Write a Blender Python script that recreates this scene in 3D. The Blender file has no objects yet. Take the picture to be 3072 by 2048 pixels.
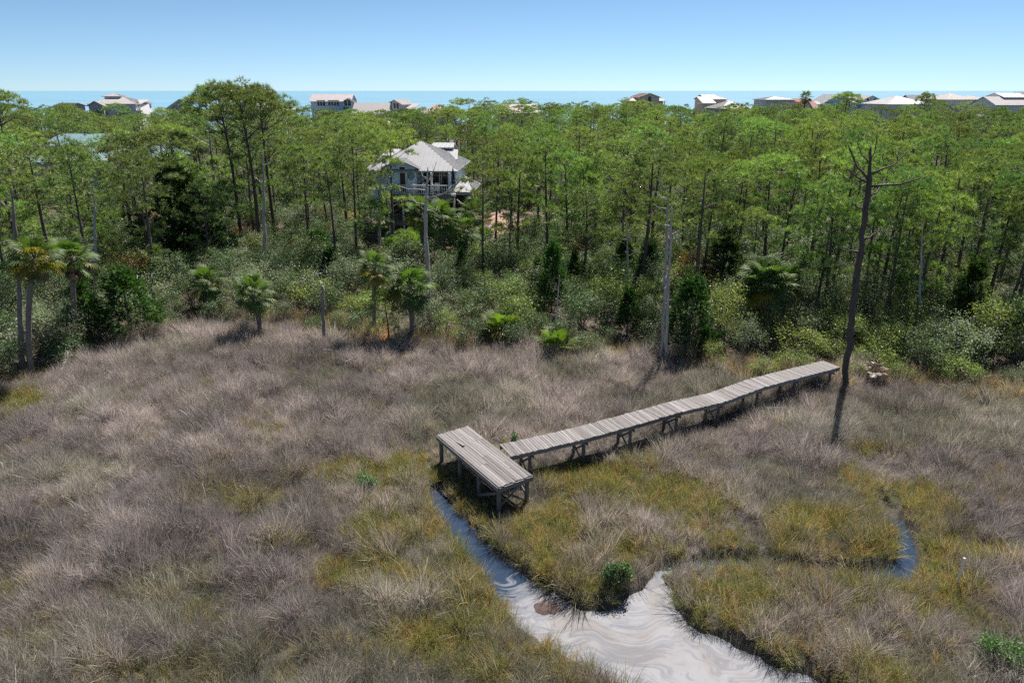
import bpy, math, random
import numpy as np
from mathutils import Vector, Matrix, Euler

# ------------------------------------------------------------------ camera, sky, sun
SC = bpy.context.scene
COL = SC.collection
H = 17.0                      # camera height above the marsh
FPX = 2048.0                  # focal length in pixels of a 3072 px wide frame
PITCH = math.atan(752 / 2048)
cam_d = bpy.data.cameras.new("camera"); cam = bpy.data.objects.new("camera", cam_d); COL.objects.link(cam)
cam_d.sensor_width = 36.0; cam_d.lens = 24.0; cam_d.clip_start = 0.1; cam_d.clip_end = 60000
cam.location = (0, 0, H); cam.rotation_euler = (math.pi / 2 - PITCH, 0, 0)
SC.camera = cam

SUN_AZ = math.radians(24)     # from +Y towards +X
SUN_EL = math.radians(54)
world = bpy.data.worlds.new("World"); SC.world = world; world.use_nodes = True
wn = world.node_tree.nodes; wl = world.node_tree.links
bg = wn["Background"]
sky = wn.new("ShaderNodeTexSky"); sky.sky_type = 'NISHITA'; sky.sun_disc = False
sky.sun_elevation = SUN_EL; sky.sun_rotation = SUN_AZ
sky.air_density = 0.5; sky.dust_density = 0.0; sky.ozone_density = 8.0; sky.altitude = 0
geo = wn.new("ShaderNodeTexCoord")
vm = wn.new("ShaderNodeVectorMath"); vm.operation = 'MULTIPLY'; vm.inputs[1].default_value = (1, 1, 0.9)
vn = wn.new("ShaderNodeVectorMath"); vn.operation = 'NORMALIZE'
hs = wn.new("ShaderNodeHueSaturation"); hs.inputs["Saturation"].default_value = 0.90; hs.inputs["Hue"].default_value = 0.486
wl.new(geo.outputs["Generated"], vm.inputs[0]); wl.new(vm.outputs[0], vn.inputs[0])
wl.new(vn.outputs[0], sky.inputs[0]); wl.new(sky.outputs[0], hs.inputs["Color"]); wl.new(hs.outputs[0], bg.inputs["Color"])
bg.inputs["Strength"].default_value = 0.057

sd = bpy.data.lights.new("sun", 'SUN'); sun = bpy.data.objects.new("sun", sd); COL.objects.link(sun)
sd.energy = 5.0; sd.angle = math.radians(0.53); sd.color = (1.0, 0.94, 0.86)
sdir = Vector((math.sin(SUN_AZ) * math.cos(SUN_EL), math.cos(SUN_AZ) * math.cos(SUN_EL), math.sin(SUN_EL)))
sun.rotation_euler = (-sdir).to_track_quat('-Z', 'Y').to_euler(); sun.location = (30, 60, 60)

SC.view_settings.view_transform = 'Standard'; SC.view_settings.look = 'None'
SC.view_settings.gamma = 1.0; SC.view_settings.use_curve_mapping = False
SC.view_settings.exposure = 1.0
SC.cycles.use_denoising = False
SC.cycles.max_bounces = 4; SC.cycles.transparent_max_bounces = 4; SC.cycles.adaptive_threshold = 0.02
SC.cycles.diffuse_bounces = 2; SC.cycles.transmission_bounces = 2; SC.cycles.glossy_bounces = 1; SC.cycles.sample_clamp_indirect = 4.0

# ------------------------------------------------------------------ helpers
CP, SP = math.cos(PITCH), math.sin(PITCH)
def P(px, py, z=0.0):
    """photo pixel (3072 wide) -> world point on the plane z"""
    t = (py - 1024) / FPX; s = (H - z) / (SP + CP * t)
    return Vector(((px - 1536) / FPX * s, (CP - SP * t) * s, z))
def PY(px, py, Y):
    """photo pixel -> world point at distance Y"""
    t = (py - 1024) / FPX; s = Y / (CP - SP * t)
    return Vector(((px - 1536) / FPX * s, Y, H - (SP + CP * t) * s))

def put(o, label=None, cat=None, group=None, kind=None):
    if label: o["label"] = label
    if cat: o["category"] = cat
    if group: o["group"] = group
    if kind: o["kind"] = kind
    return o
def empty(name, loc=(0, 0, 0), rz=0.0, scale=1.0, label=None, cat=None, group=None):
    o = bpy.data.objects.new(name, None); COL.objects.link(o)
    o.empty_display_size = 0.2
    o.location = loc; o.rotation_euler = (0, 0, rz); o.scale = (scale,) * 3
    return put(o, label, cat, group)
def link(name, mesh, parent=None, loc=None, rot=None, scl=None):
    o = bpy.data.objects.new(name, mesh); COL.objects.link(o)
    if parent: o.parent = parent
    if loc is not None: o.location = loc
    if rot is not None: o.rotation_euler = rot
    if scl is not None: o.scale = scl
    return o

class MB:
    def __init__(s): s.v = []; s.f = []; s.m = []
    def add(s, V, F, mi=0):
        b = len(s.v); s.v.extend(tuple(p) for p in V); s.f.extend(tuple(i + b for i in q) for q in F); s.m.extend([mi] * len(F)); return s
    def box(s, x0, x1, y0, y1, z0, z1, mi=0):
        V = [(x0,y0,z0),(x1,y0,z0),(x1,y1,z0),(x0,y1,z0),(x0,y0,z1),(x1,y0,z1),(x1,y1,z1),(x0,y1,z1)]
        return s.add(V, [(0,3,2,1),(4,5,6,7),(0,1,5,4),(1,2,6,5),(2,3,7,6),(3,0,4,7)], mi)
    def bar(s, a, b, w, h, up=(0, 0, 1), mi=0):
        a = Vector(a); b = Vector(b); d = (b - a).normalized(); u = Vector(up)
        r = d.cross(u)
        if r.length < 1e-4: r = d.cross(Vector((1, 0, 0)))
        r.normalize(); u = r.cross(d).normalized()
        V = [p + r * (sx * w / 2) + u * (sz * h / 2) for p in (a, b) for sx, sz in ((-1,-1),(1,-1),(1,1),(-1,1))]
        return s.add(V, [(3,2,1,0),(4,5,6,7),(0,1,5,4),(1,2,6,5),(2,3,7,6),(3,0,4,7)], mi)
    def tube(s, pts, rad, n=6, mi=0, cap=True):
        pts = [Vector(p) for p in pts]; rings = []; b = len(s.v)
        ref = Vector((1, 0.13, 0.05))
        for i, p in enumerate(pts):
            d = (pts[min(i + 1, len(pts) - 1)] - pts[max(i - 1, 0)]).normalized()
            r = d.cross(ref)
            if r.length < 1e-3: r = d.cross(Vector((0, 1, 0)))
            r.normalize(); u = d.cross(r)
            for k in range(n):
                a = 2 * math.pi * k / n
                s.v.append(tuple(p + (r * math.cos(a) + u * math.sin(a)) * rad[i]))
        for i in range(len(pts) - 1):
            for k in range(n):
                k2 = (k + 1) % n
                s.f.append((b + i*n + k, b + i*n + k2, b + (i+1)*n + k2, b + (i+1)*n + k)); s.m.append(mi)
        if cap:
            s.f.append(tuple(b + k for k in range(n))[::-1]); s.m.append(mi)
            s.f.append(tuple(b + (len(pts)-1)*n + k for k in range(n))); s.m.append(mi)
        return s
    def mesh(s, name, mats, smooth=False):
        me = bpy.data.meshes.new(name); me.from_pydata(s.v, [], s.f)
        for m in (mats if isinstance(mats, (list, tuple)) else [mats]): me.materials.append(m)
        if any(s.m): me.polygons.foreach_set("material_index", s.m)
        if smooth: me.polygons.foreach_set("use_smooth", [True] * len(s.f))
        me.update(); return me
    def obj(s, name, mat, parent=None, smooth=False, **k): return link(name, s.mesh(name, mat, smooth), parent, **k)

def np_mesh(name, V, F, mats, attrs=None, mi=None):
    """V (n,3), F (m,k) arrays -> mesh; attrs: name -> (n,) point floats"""
    V = np.asarray(V, np.float32); F = np.asarray(F, np.int32); m, k = F.shape
    me = bpy.data.meshes.new(name)
    me.vertices.add(len(V)); me.vertices.foreach_set("co", V.ravel())
    me.loops.add(m * k); me.loops.foreach_set("vertex_index", F.ravel())
    me.polygons.add(m); me.polygons.foreach_set("loop_start", np.arange(0, m * k, k, dtype=np.int32))
    me.polygons.foreach_set("loop_total", np.full(m, k, np.int32))
    for mt in (mats if isinstance(mats, (list, tuple)) else [mats]): me.materials.append(mt)
    if mi is not None: me.polygons.foreach_set("material_index", np.asarray(mi, np.int32))
    for n, a in (attrs or {}).items():
        at = me.attributes.new(n, 'FLOAT', 'POINT'); at.data.foreach_set("value", np.asarray(a, np.float32))
    me.update(calc_edges=True); me.validate(); return me

_tab = {}
def vnoise(x, y, seed=0):
    """smooth value noise 0..1"""
    if seed not in _tab: _tab[seed] = np.random.RandomState(seed + 77).rand(256, 256)
    T = _tab[seed]; x = np.asarray(x, float); y = np.asarray(y, float)
    xi = np.floor(x).astype(int); yi = np.floor(y).astype(int); fx = x - xi; fy = y - yi
    fx = fx * fx * (3 - 2 * fx); fy = fy * fy * (3 - 2 * fy)
    g = lambda a, b: T[a & 255, b & 255]
    return (g(xi, yi) * (1 - fx) + g(xi + 1, yi) * fx) * (1 - fy) + (g(xi, yi + 1) * (1 - fx) + g(xi + 1, yi + 1) * fx) * fy
def fnoise(x, y, seed=0):
    return (vnoise(x, y, seed) * 4 + vnoise(x * 2.1 + 9, y * 2.1, seed + 1) * 2 + vnoise(x * 4.3, y * 4.3 + 5, seed + 2)) / 7
def sstep(a, b, x):
    t = np.clip((np.asarray(x, float) - a) / (b - a), 0, 1); return t * t * (3 - 2 * t)

# ------------------------------------------------------------------ materials
class NT:
    def __init__(s, name):
        s.m = bpy.data.materials.new(name); s.m.use_nodes = True; s.t = s.m.node_tree
        s.n = s.t.nodes; s.n.clear(); s.out = s.n.new("ShaderNodeOutputMaterial")
    def new(s, typ, **kw):
        n = s.n.new("ShaderNode" + typ)
        for k, v in kw.items():
            if k.startswith("i_"):
                key = k[2:]; key = int(key) if key.isdigit() else key.replace("_", " ")
                if hasattr(v, "is_linked") or isinstance(v, bpy.types.NodeSocket): s.t.links.new(v, n.inputs[key])
                else: n.inputs[key].default_value = v
            else: setattr(n, k, v)
        return n
    def link(s, a, b): s.t.links.new(a, b)
    def mix(s, fac, a, b, blend='MIX'):
        n = s.n.new("ShaderNodeMix"); n.data_type = 'RGBA'; n.blend_type = blend
        for k, v in ((0, fac), (6, a), (7, b)):
            sock = n.inputs[k]
            if isinstance(v, bpy.types.NodeSocket): s.t.links.new(v, sock)
            elif isinstance(v, (int, float)): sock.default_value = v if k == 0 else (v, v, v, 1)
            else: sock.default_value = (*v[:3], 1)
        return n.outputs[2]
    def math(s, op, a, b=None, clamp=False):
        n = s.n.new("ShaderNodeMath"); n.operation = op; n.use_clamp = clamp
        for sock, v in ((n.inputs[0], a), (n.inputs[1], b)):
            if v is None: continue
            if isinstance(v, bpy.types.NodeSocket): s.t.links.new(v, sock)
            else: sock.default_value = v
        return n.outputs[0]
    def ramp(s, fac, stops):
        n = s.n.new("ShaderNodeValToRGB"); e = n.color_ramp.elements
        while len(e) < len(stops): e.new(0.5)
        for el, (p, c) in zip(e, stops): el.position = p; el.color = (*c[:3], 1) if not isinstance(c, (int, float)) else (c, c, c, 1)
        s.t.links.new(fac, n.inputs[0]); return n.outputs[0]
    def noise(s, scale, detail=3, rough=0.55, vec=None, dist=0.0, out=0):
        n = s.n.new("ShaderNodeTexNoise"); n.inputs["Scale"].default_value = scale; n.inputs["Detail"].default_value = detail
        n.inputs["Roughness"].default_value = rough; n.inputs["Distortion"].default_value = dist
        if vec is not None: s.t.links.new(vec, n.inputs["Vector"])
        return n.outputs[out]
    def coord(s, which="Object", scale=None):
        c = s.n.new("ShaderNodeTexCoord").outputs[which]
        if scale:
            m = s.n.new("ShaderNodeMapping"); m.inputs["Scale"].default_value = scale; s.t.links.new(c, m.inputs[0]); c = m.outputs[0]
        return c
    def principled(s, color, rough=0.8, bump=None, bstr=0.3, bdist=0.02, **kw):
        b = s.n.new("ShaderNodeBsdfPrincipled")
        for k, v in [("Base Color", color), ("Roughness", rough)] + [(k.replace("_", " "), v) for k, v in kw.items()]:
            if isinstance(v, bpy.types.NodeSocket): s.t.links.new(v, b.inputs[k])
            elif isinstance(v, (tuple, list)): b.inputs[k].default_value = (*v[:3], 1)
            else: b.inputs[k].default_value = v
        if bump is not None:
            bn = s.n.new("ShaderNodeBump"); bn.inputs["Strength"].default_value = bstr; bn.inputs["Distance"].default_value = bdist
            s.t.links.new(bump, bn.inputs["Height"]); s.t.links.new(bn.outputs[0], b.inputs["Normal"])
        s.t.links.new(b.outputs[0], s.out.inputs[0]); return s.m

def leaf_mat(name, ca, cb, cc=None, trans=0.45, gloss=0.06, grough=0.45, tint=None, tmul=(1.1, 1.25, 0.55), hue=0.035, vspan=0.5):
    """thin leaves: diffuse + translucent + a little gloss; 'var' per leaf, random per plant"""
    t = NT(name)
    var = t.new("Attribute", attribute_name="var").outputs["Fac"]
    rnd = t.new("ObjectInfo").outputs["Random"]
    c = t.mix(var, ca, cb)
    if cc is not None: c = t.mix(t.math('MULTIPLY', rnd, 0.75), c, t.mix(var, cc, cb))
    if tint:
        tn = t.new("Attribute", attribute_name=tint, attribute_type='INSTANCER').outputs["Color"]
        c = t.mix(1.0, tn, t.mix(var, ca, cb), 'MULTIPLY')
    hsv = t.new("HueSaturation"); t.link(c, hsv.inputs["Color"])
    t.link(t.math('ADD', t.math('MULTIPLY', rnd, hue), 0.5 - hue / 2), hsv.inputs["Hue"])
    r2 = t.math('FRACT', t.math('MULTIPLY', rnd, 7.31))
    t.link(t.math('ADD', t.math('MULTIPLY', r2, vspan), 1.0 - vspan / 2), hsv.inputs["Value"])
    c = hsv.outputs[0]
    ct = t.mix(1.0, c, tmul, 'MULTIPLY')
    d = t.new("BsdfDiffuse"); t.link(c, d.inputs[0])
    tr = t.new("BsdfTranslucent"); t.link(ct, tr.inputs[0])
    m1 = t.new("MixShader"); m1.inputs[0].default_value = trans; t.link(d.outputs[0], m1.inputs[1]); t.link(tr.outputs[0], m1.inputs[2])
    g = t.new("BsdfGlossy"); g.inputs["Roughness"].default_value = grough; g.inputs["Color"].default_value = (1, 1, 1, 1)
    m2 = t.new("MixShader"); m2.inputs[0].default_value = gloss; t.link(m1.outputs[0], m2.inputs[1]); t.link(g.outputs[0], m2.inputs[2])
    t.link(m2.outputs[0], t.out.inputs[0]); return t.m

M = {}
def bark(name, a, b, sc=(9, 9, 1.6)):
    t = NT(name); co = t.coord("Object", sc); n = t.noise(1.5, 5, 0.65, co)
    rnd = t.new("ObjectInfo").outputs["Random"]
    c = t.ramp(n, [(0.3, a), (0.72, b)]); c = t.mix(t.math('MULTIPLY', rnd, 0.35), c, tuple(x * 0.55 for x in a))
    return t.principled(c, 0.9, n, 0.7, 0.03)
M['bark'] = bark('pine_bark', (0.055, 0.043, 0.038), (0.16, 0.125, 0.105))
M['snag'] = bark('bleached_wood', (0.26, 0.235, 0.215), (0.52, 0.48, 0.45), (5, 5, 0.8))
M['greybark'] = bark('grey_dead_bark', (0.13, 0.11, 0.10), (0.33, 0.29, 0.265), (6, 6, 1.2))
M['palmbark'] = bark('palm_bark', (0.14, 0.11, 0.095), (0.32, 0.275, 0.245), (3, 3, 9))
M['twig'] = bark('twig_bark', (0.12, 0.10, 0.085), (0.26, 0.23, 0.2), (4, 4, 4))

def simple(name, col, rough=0.7, var=0.18, scale=3.0, **kw):
    t = NT(name); n = t.noise(scale, 4, 0.6, t.coord("Object"))
    c = t.mix(n, tuple(x * (1 - var) for x in col), tuple(min(1, x * (1 + var)) for x in col))
    return t.principled(c, rough, **kw)

M['pine'] = leaf_mat('pine_needles', (0.046, 0.098, 0.024), (0.330, 0.410, 0.098), (0.046, 0.118, 0.046), trans=0.40, gloss=0.065, grough=0.55, hue=0.05, vspan=0.8, tmul=(1.0, 1.15, 0.55))
M['pinefar'] = M['pine']
M['cedar'] = leaf_mat('cedar_sprays', (0.022, 0.058, 0.016), (0.065, 0.125, 0.028), (0.03, 0.08, 0.02), trans=0.4, gloss=0.03)
M['shrub_grey'] = leaf_mat('grey_shrub_leaves', (0.095, 0.125, 0.068), (0.27, 0.305, 0.20), (0.08, 0.135, 0.055), trans=0.5, gloss=0.05, grough=0.6, tmul=(1.0, 1.1, 0.65))
M['shrub_yellow'] = leaf_mat('yellow_shrub_leaves', (0.10, 0.145, 0.04), (0.27, 0.315, 0.10), (0.13, 0.18, 0.08), trans=0.5, gloss=0.03)
M['shrub_dark'] = leaf_mat('dark_shrub_leaves', (0.035, 0.07, 0.022), (0.10, 0.155, 0.045), (0.055, 0.11, 0.035), trans=0.45, gloss=0.05, grough=0.6)
M['shrub_rust'] = leaf_mat('rusty_shrub_leaves', (0.16, 0.06, 0.025), (0.28, 0.15, 0.04), (0.25, 0.2, 0.05), trans=0.5, gloss=0.04)
M['marsh_bush'] = leaf_mat('marsh_bush_leaves', (0.03, 0.085, 0.012), (0.09, 0.19, 0.03), trans=0.45, gloss=0.04, grough=0.6)
M['palm'] = leaf_mat('palm_fronds', (0.045, 0.09, 0.02), (0.11, 0.175, 0.035), (0.075, 0.125, 0.02), trans=0.45, gloss=0.035, grough=0.65)
M['palm_yellow'] = leaf_mat('yellowing_palm_fronds', (0.16, 0.15, 0.02), (0.30, 0.24, 0.035), (0.2, 0.15, 0.02), trans=0.5, gloss=0.03)
M['palmetto'] = leaf_mat('palmetto_fronds', (0.055, 0.10, 0.014), (0.14, 0.20, 0.03), (0.1, 0.15, 0.02), trans=0.5, gloss=0.035, grough=0.65)
M['palm_dead'] = leaf_mat('dead_palm_fronds', (0.14, 0.10, 0.07), (0.28, 0.21, 0.15), (0.18, 0.12, 0.08), trans=0.3, gloss=0.04, tmul=(1, 0.9, 0.75))
M['grass'] = leaf_mat('marsh_grass_blades', (0.62, 0.60, 0.58), (1.28, 1.25, 1.22), tint="tint", trans=0.48, gloss=0.035, grough=0.45, tmul=(1.0, 0.97, 0.92), hue=0.01)

def wood_mat():
    t = NT('weathered_deck_wood'); rnd = t.new("ObjectInfo").outputs["Random"]
    co = t.coord("Object", (1.6, 26, 26))
    off = t.new("VectorMath", operation='ADD'); t.link(co, off.inputs[0])
    cmb = t.new("CombineXYZ"); t.link(t.math('MULTIPLY', rnd, 60.0), cmb.inputs[0]); t.link(t.math('MULTIPLY', rnd, 31.0), cmb.inputs[1]); t.link(cmb.outputs[0], off.inputs[1])
    n = t.noise(1.0, 5, 0.65, off.outputs[0]); n2 = t.noise(2.2, 3, 0.6, t.coord("Object"))
    c = t.ramp(n, [(0.25, (0.10, 0.092, 0.09)), (0.5, (0.21, 0.196, 0.198)), (0.78, (0.32, 0.305, 0.31))])
    c = t.mix(t.math('MULTIPLY', t.math('FRACT', t.math('MULTIPLY', rnd, 5.7)), 0.8), c, (0.105, 0.092, 0.09))
    c = t.mix(t.ramp(n2, [(0.55, 0.0), (0.75, 0.35)]), c, (0.17, 0.135, 0.12)); c = t.mix(t.math('GREATER_THAN', t.math('FRACT', t.math('MULTIPLY', rnd, 13.3)), 0.8), c, t.mix(0.3, c, (0.36, 0.35, 0.36)))
    return t.principled(c, 0.85, n, 0.5, 0.01)
M['wood'] = wood_mat()
M['post'] = bark('dock_post_wood', (0.10, 0.085, 0.075), (0.26, 0.23, 0.21), (9, 9, 1.2))

def ground_mat():
    t = NT('earth_and_litter'); co = t.coord("Object")
    n1 = t.noise(0.35, 5, 0.6, co); n2 = t.noise(2.2, 6, 0.7, co); n3 = t.noise(14, 3, 0.7, co)
    c = t.ramp(n1, [(0.3, (0.05, 0.042, 0.03)), (0.5, (0.085, 0.068, 0.048)), (0.7, (0.13, 0.10, 0.07))])
    c = t.mix(t.ramp(n2, [(0.45, 0.0), (0.7, 0.6)]), c, (0.16, 0.115, 0.075))
    return t.principled(c, 0.95, n3, 0.8, 0.05)
M['ground'] = ground_mat()
def mud_mat():
    t = NT('marsh_mud'); co = t.coord("Object")
    n2 = t.noise(1.2, 6, 0.7, co); n3 = t.noise(11, 4, 0.7, co)
    c = t.ramp(n2, [(0.3, (0.022, 0.02, 0.016)), (0.7, (0.07, 0.06, 0.043))])
    return t.principled(c, 0.8, n3, 0.9, 0.06)
M['mud'] = mud_mat()
def sand_mat(name, a, b):
    t = NT(name); co = t.coord("Object"); n = t.noise(0.9, 6, 0.65, co); n3 = t.noise(18, 3, 0.7, co)
    return t.principled(t.ramp(n, [(0.3, a), (0.7, b)]), 0.95, n3, 0.6, 0.03)
M['drive'] = sand_mat('pine_straw_drive', (0.22, 0.125, 0.09), (0.42, 0.28, 0.21))
M['sand'] = sand_mat('beach_sand', (0.50, 0.44, 0.36), (0.66, 0.60, 0.52))
M['orange'] = sand_mat('orange_needle_litter', (0.40, 0.17, 0.045), (0.62, 0.30, 0.09))

def sea_mat():
    t = NT('sea_water'); co = t.coord("Object", (0.004, 0.02, 1))
    n = t.noise(1.0, 4, 0.6, co); n2 = t.noise(0.25, 4, 0.6, t.coord("Object", (0.25, 1, 1)))
    c = t.ramp(n, [(0.3, (0.115, 0.24, 0.345)), (0.7, (0.19, 0.325, 0.405))])
    return t.principled(c, 0.5, n2, 0.3, 0.5, IOR=1.33, Specular_IOR_Level=0.06)
M['sea'] = sea_mat()

def creek_mat():
    """turbid water, reflected sky blue put into its colour, with pale scum drawn out in swirls by the current"""
    t = NT('creek_water'); co = t.coord("Object")
    w1 = t.noise(0.33, 2, 0.5, co, 0.4, out=1)
    sub = t.new("VectorMath", operation='SUBTRACT'); t.link(w1, sub.inputs[0]); sub.inputs[1].default_value = (.5, .5, .5)
    add = t.new("VectorMath", operation='SCALE'); t.link(sub.outputs[0], add.inputs[0]); add.inputs["Scale"].default_value = 5.0
    sm = t.new("VectorMath", operation='ADD'); t.link(co, sm.inputs[0]); t.link(add.outputs[0], sm.inputs[1])
    rot = t.new("Mapping"); rot.inputs["Rotation"].default_value = (0, 0, math.radians(40)); rot.inputs["Scale"].default_value = (0.55, 4.6, 1); t.link(sm.outputs[0], rot.inputs[0])
    s = t.noise(1.3, 5, 0.62, rot.outputs[0], 0.3)
    cov = t.new("Attribute", attribute_name="scum").outputs["Fac"]
    big = t.noise(0.55, 3, 0.5, sm.outputs[0])
    v = t.math('ADD', t.math('ADD', s, t.math('MULTIPLY', big, 0.55)), t.math('MULTIPLY', cov, 0.42))
    fac = t.ramp(v, [(0.86, 0.0), (0.97, 0.55), (1.0, 0.75), (1.0, 1.0)])
    v = t.math('ADD', v, t.math('MULTIPLY', t.math('SUBTRACT', t.noise(6.5, 5, 0.7, rot.outputs[0]), 0.5), 0.42))
    v2 = t.math('MULTIPLY', t.math('SUBTRACT', v, 0.86), 2.6, True)
    fac = t.math('MULTIPLY', v2, t.ramp(cov, [(0.03, 0.0), (0.25, 1.0)]))
    pk = t.noise(0.6, 3, 0.5, sm.outputs[0])
    fc = t.mix(t.ramp(pk, [(0.45, 0.0), (0.62, 1.0)]), (0.250, 0.251, 0.268), (0.222, 0.21, 0.21))
    c = t.mix(fac, (0.026, 0.043, 0.078), fc)  # open water: turbid grey-blue plus the sky's reflection, put into the base colour
    rough = t.math('ADD', t.math('MULTIPLY', t.math('POWER', fac, 0.35), 0.7), 0.03)
    rip = t.noise(5, 3, 0.5, co)
    spec = t.math('SUBTRACT', 0.5, t.math('MULTIPLY', fac, 0.42))
    return t.principled(c, rough, rip, 0.03, 0.01, IOR=1.33, Specular_IOR_Level=spec)
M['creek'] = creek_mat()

def metal_roof(name, col, rough=0.6):
    t = NT(name); co = t.coord("Object"); n = t.noise(0.8, 4, 0.6, co); n2 = t.noise(7, 3, 0.6, co)
    c = t.mix(n, tuple(x * 0.82 for x in col), tuple(min(1, x * 1.12) for x in col)); c = t.mix(1.0, c, 0.62, 'MULTIPLY'); c = t.mix(t.ramp(n2, [(0.6, 0.0), (0.8, 0.25)]), c, tuple(x * 0.6 for x in col))
    return t.principled(c, rough, n2, 0.03, 0.02, Specular_IOR_Level=0.3)
def siding(name, col, bump=0.0):
    t = NT(name); co = t.coord("Object"); n = t.noise(1.3, 4, 0.6, co)
    sx = t.new("SeparateXYZ"); t.link(co, sx.inputs[0])
    lap = t.math('FRACT', t.math('MULTIPLY', sx.outputs[2], 1 / 0.19))
    c = t.mix(n, tuple(x * 0.86 for x in col), tuple(min(1, x * 1.08) for x in col))
    return t.principled(c, 0.7, lap, bump, 0.03) if bump else t.principled(c, 0.7)
M['glass'] = simple('window_glass', (0.02, 0.026, 0.032), 0.08, 0.1)
M['white'] = simple('white_trim', (0.72, 0.72, 0.72), 0.6, 0.06)
M['screen'] = simple('porch_screen', (0.02, 0.018, 0.017), 0.6, 0.2)
M['navy'] = simple('navy_canvas', (0.012, 0.016, 0.07), 0.8)
M['greypaint'] = simple('grey_blue_trim', (0.28, 0.33, 0.38), 0.6)
M['greytimber'] = bark('grey_house_timber', (0.13, 0.115, 0.105), (0.30, 0.27, 0.25), (2, 2, 2))
M['pvc'] = simple('white_plastic_pipe', (0.75, 0.75, 0.74), 0.4, 0.04)
M['freshwood'] = simple('orange_sawn_boards', (0.55, 0.22, 0.08), 0.8, 0.25)

# ------------------------------------------------------------------ terrain, creek, sea
EDGE = [P(x, y) for x, y in [(-900, 1260), (-300, 1190), (0, 1160), (150, 1120), (270, 1060), (500, 1000), (640, 965), (900, 990), (1100, 1015), (1400, 1040),
        (1900, 1075), (2050, 1090), (2170, 1115), (2300, 1140), (2500, 1140), (2800, 1165), (3072, 1185), (3700, 1230)]]
EX = np.array([e.x for e in EDGE]); EY = np.array([e.y for e in EDGE])
o_ = np.argsort(EX); EX = EX[o_]; EY = EY[o_]
def edge_y(x): return np.interp(x, EX, EY) + (vnoise(np.asarray(x) * 0.45, 3.3, 5) - 0.5) * 1.6

WZ = -0.32
CREEK_L = [(-3.9, 27.5), (-3.55, 26.3), (-3.05, 24.9), (-2.15, 23.3), (-1.5, 22.0), (-0.8, 21.0), (-0.5, 20.0), (0.1, 18.8), (0.9, 18.0), (1.7, 17.4), (2.5, 16.7), (3.4, 15.9), (4.2, 14.8), (4.8, 13), (5, 10), (4, 6), (2, 0)]
CREEK_R = [(-3.3, 27.5), (-2.85, 26.39), (-1.75, 24.39), (-0.7, 22.62), (0.45, 21.42), (1.85, 20.13), (2.7, 19.5), (3.69, 19.45), (4.75, 20.6), (5.45, 21.3), (5.75, 21.2), (5.75, 19.6), (6.3, 18.6), (7.4, 17.85), (8.7, 16.9), (9.6, 16.3), (11.5, 14), (12.5, 10), (12, 6), (11, 0)]
CREEK = np.array(CREEK_L + CREEK_R[::-1])
SMALL = [(5.5, 21.35, .25), (7.3, 21.95, .27), (9.2, 21.95, .28), (11.6, 21.55, .29), (13.3, 21.15, .34), (14.35, 21.1, .46), (15.3, 21.9, .44), (16.1, 23.4, .3), (16.45, 24.6, .22), (16.5, 26.2, .15)]
def poly_sd(x, y, poly):
    """signed distance to a closed polygon, negative inside"""
    x = np.asarray(x, float); y = np.asarray(y, float)
    d = np.full(x.shape, 1e9); ins = np.zeros(x.shape, bool); n = len(poly)
    for i in range(n):
        ax, ay = poly[i]; bx, by = poly[(i + 1) % n]
        ex, ey = bx - ax, by - ay; t = np.clip(((x - ax) * ex + (y - ay) * ey) / (ex * ex + ey * ey + 1e-12), 0, 1)
        d = np.minimum(d, (x - ax - t * ex) ** 2 + (y - ay - t * ey) ** 2)
        c = (ay > y) != (by > y)
        ins ^= c & (x < (bx - ax) * (y - ay) / (by - ay + 1e-12) + ax)
    d = np.sqrt(d); return np.where(ins, -d, d)
def line_sd(x, y, pts):
    x = np.asarray(x, float); y = np.asarray(y, float); d = np.full(x.shape, 1e9)
    for (ax, ay, aw), (bx, by, bw) in zip(pts[:-1], pts[1:]):
        ex, ey = bx - ax, by - ay; t = np.clip(((x - ax) * ex + (y - ay) * ey) / (ex * ex + ey * ey), 0, 1)
        d = np.minimum(d, np.hypot(x - ax - t * ex, y - ay - t * ey) - (aw + t * (bw - aw)))
    return d
def creek_sd(x, y): return np.minimum(poly_sd(x, y, CREEK), line_sd(x, y, SMALL)) + (vnoise(np.asarray(x) * 1.7, np.asarray(y) * 1.7, 40) - 0.5) * 0.35

def height(x, y):
    x = np.asarray(x, float); y = np.asarray(y, float)
    e = y - edge_y(x)
    z = (fnoise(x * 0.6, y * 0.6, 11) - 0.5) * 0.16
    z = z + 0.75 * sstep(-0.5, 9, e) + 0.9 * sstep(10, 90, e) + 1.3 * sstep(100, 170, e) + (fnoise(x * 0.08, y * 0.08, 21) - 0.5) * 1.2 * sstep(5, 40, e)
    z = z - 6.0 * sstep(268, 330, y)
    c = creek_sd(x, y)
    z = z - 0.75 * sstep(0.35, -0.45, c) * (e < 0)
    return z
def gz(x, y): return float(height(np.array([x]), np.array([y]))[0])

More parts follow.
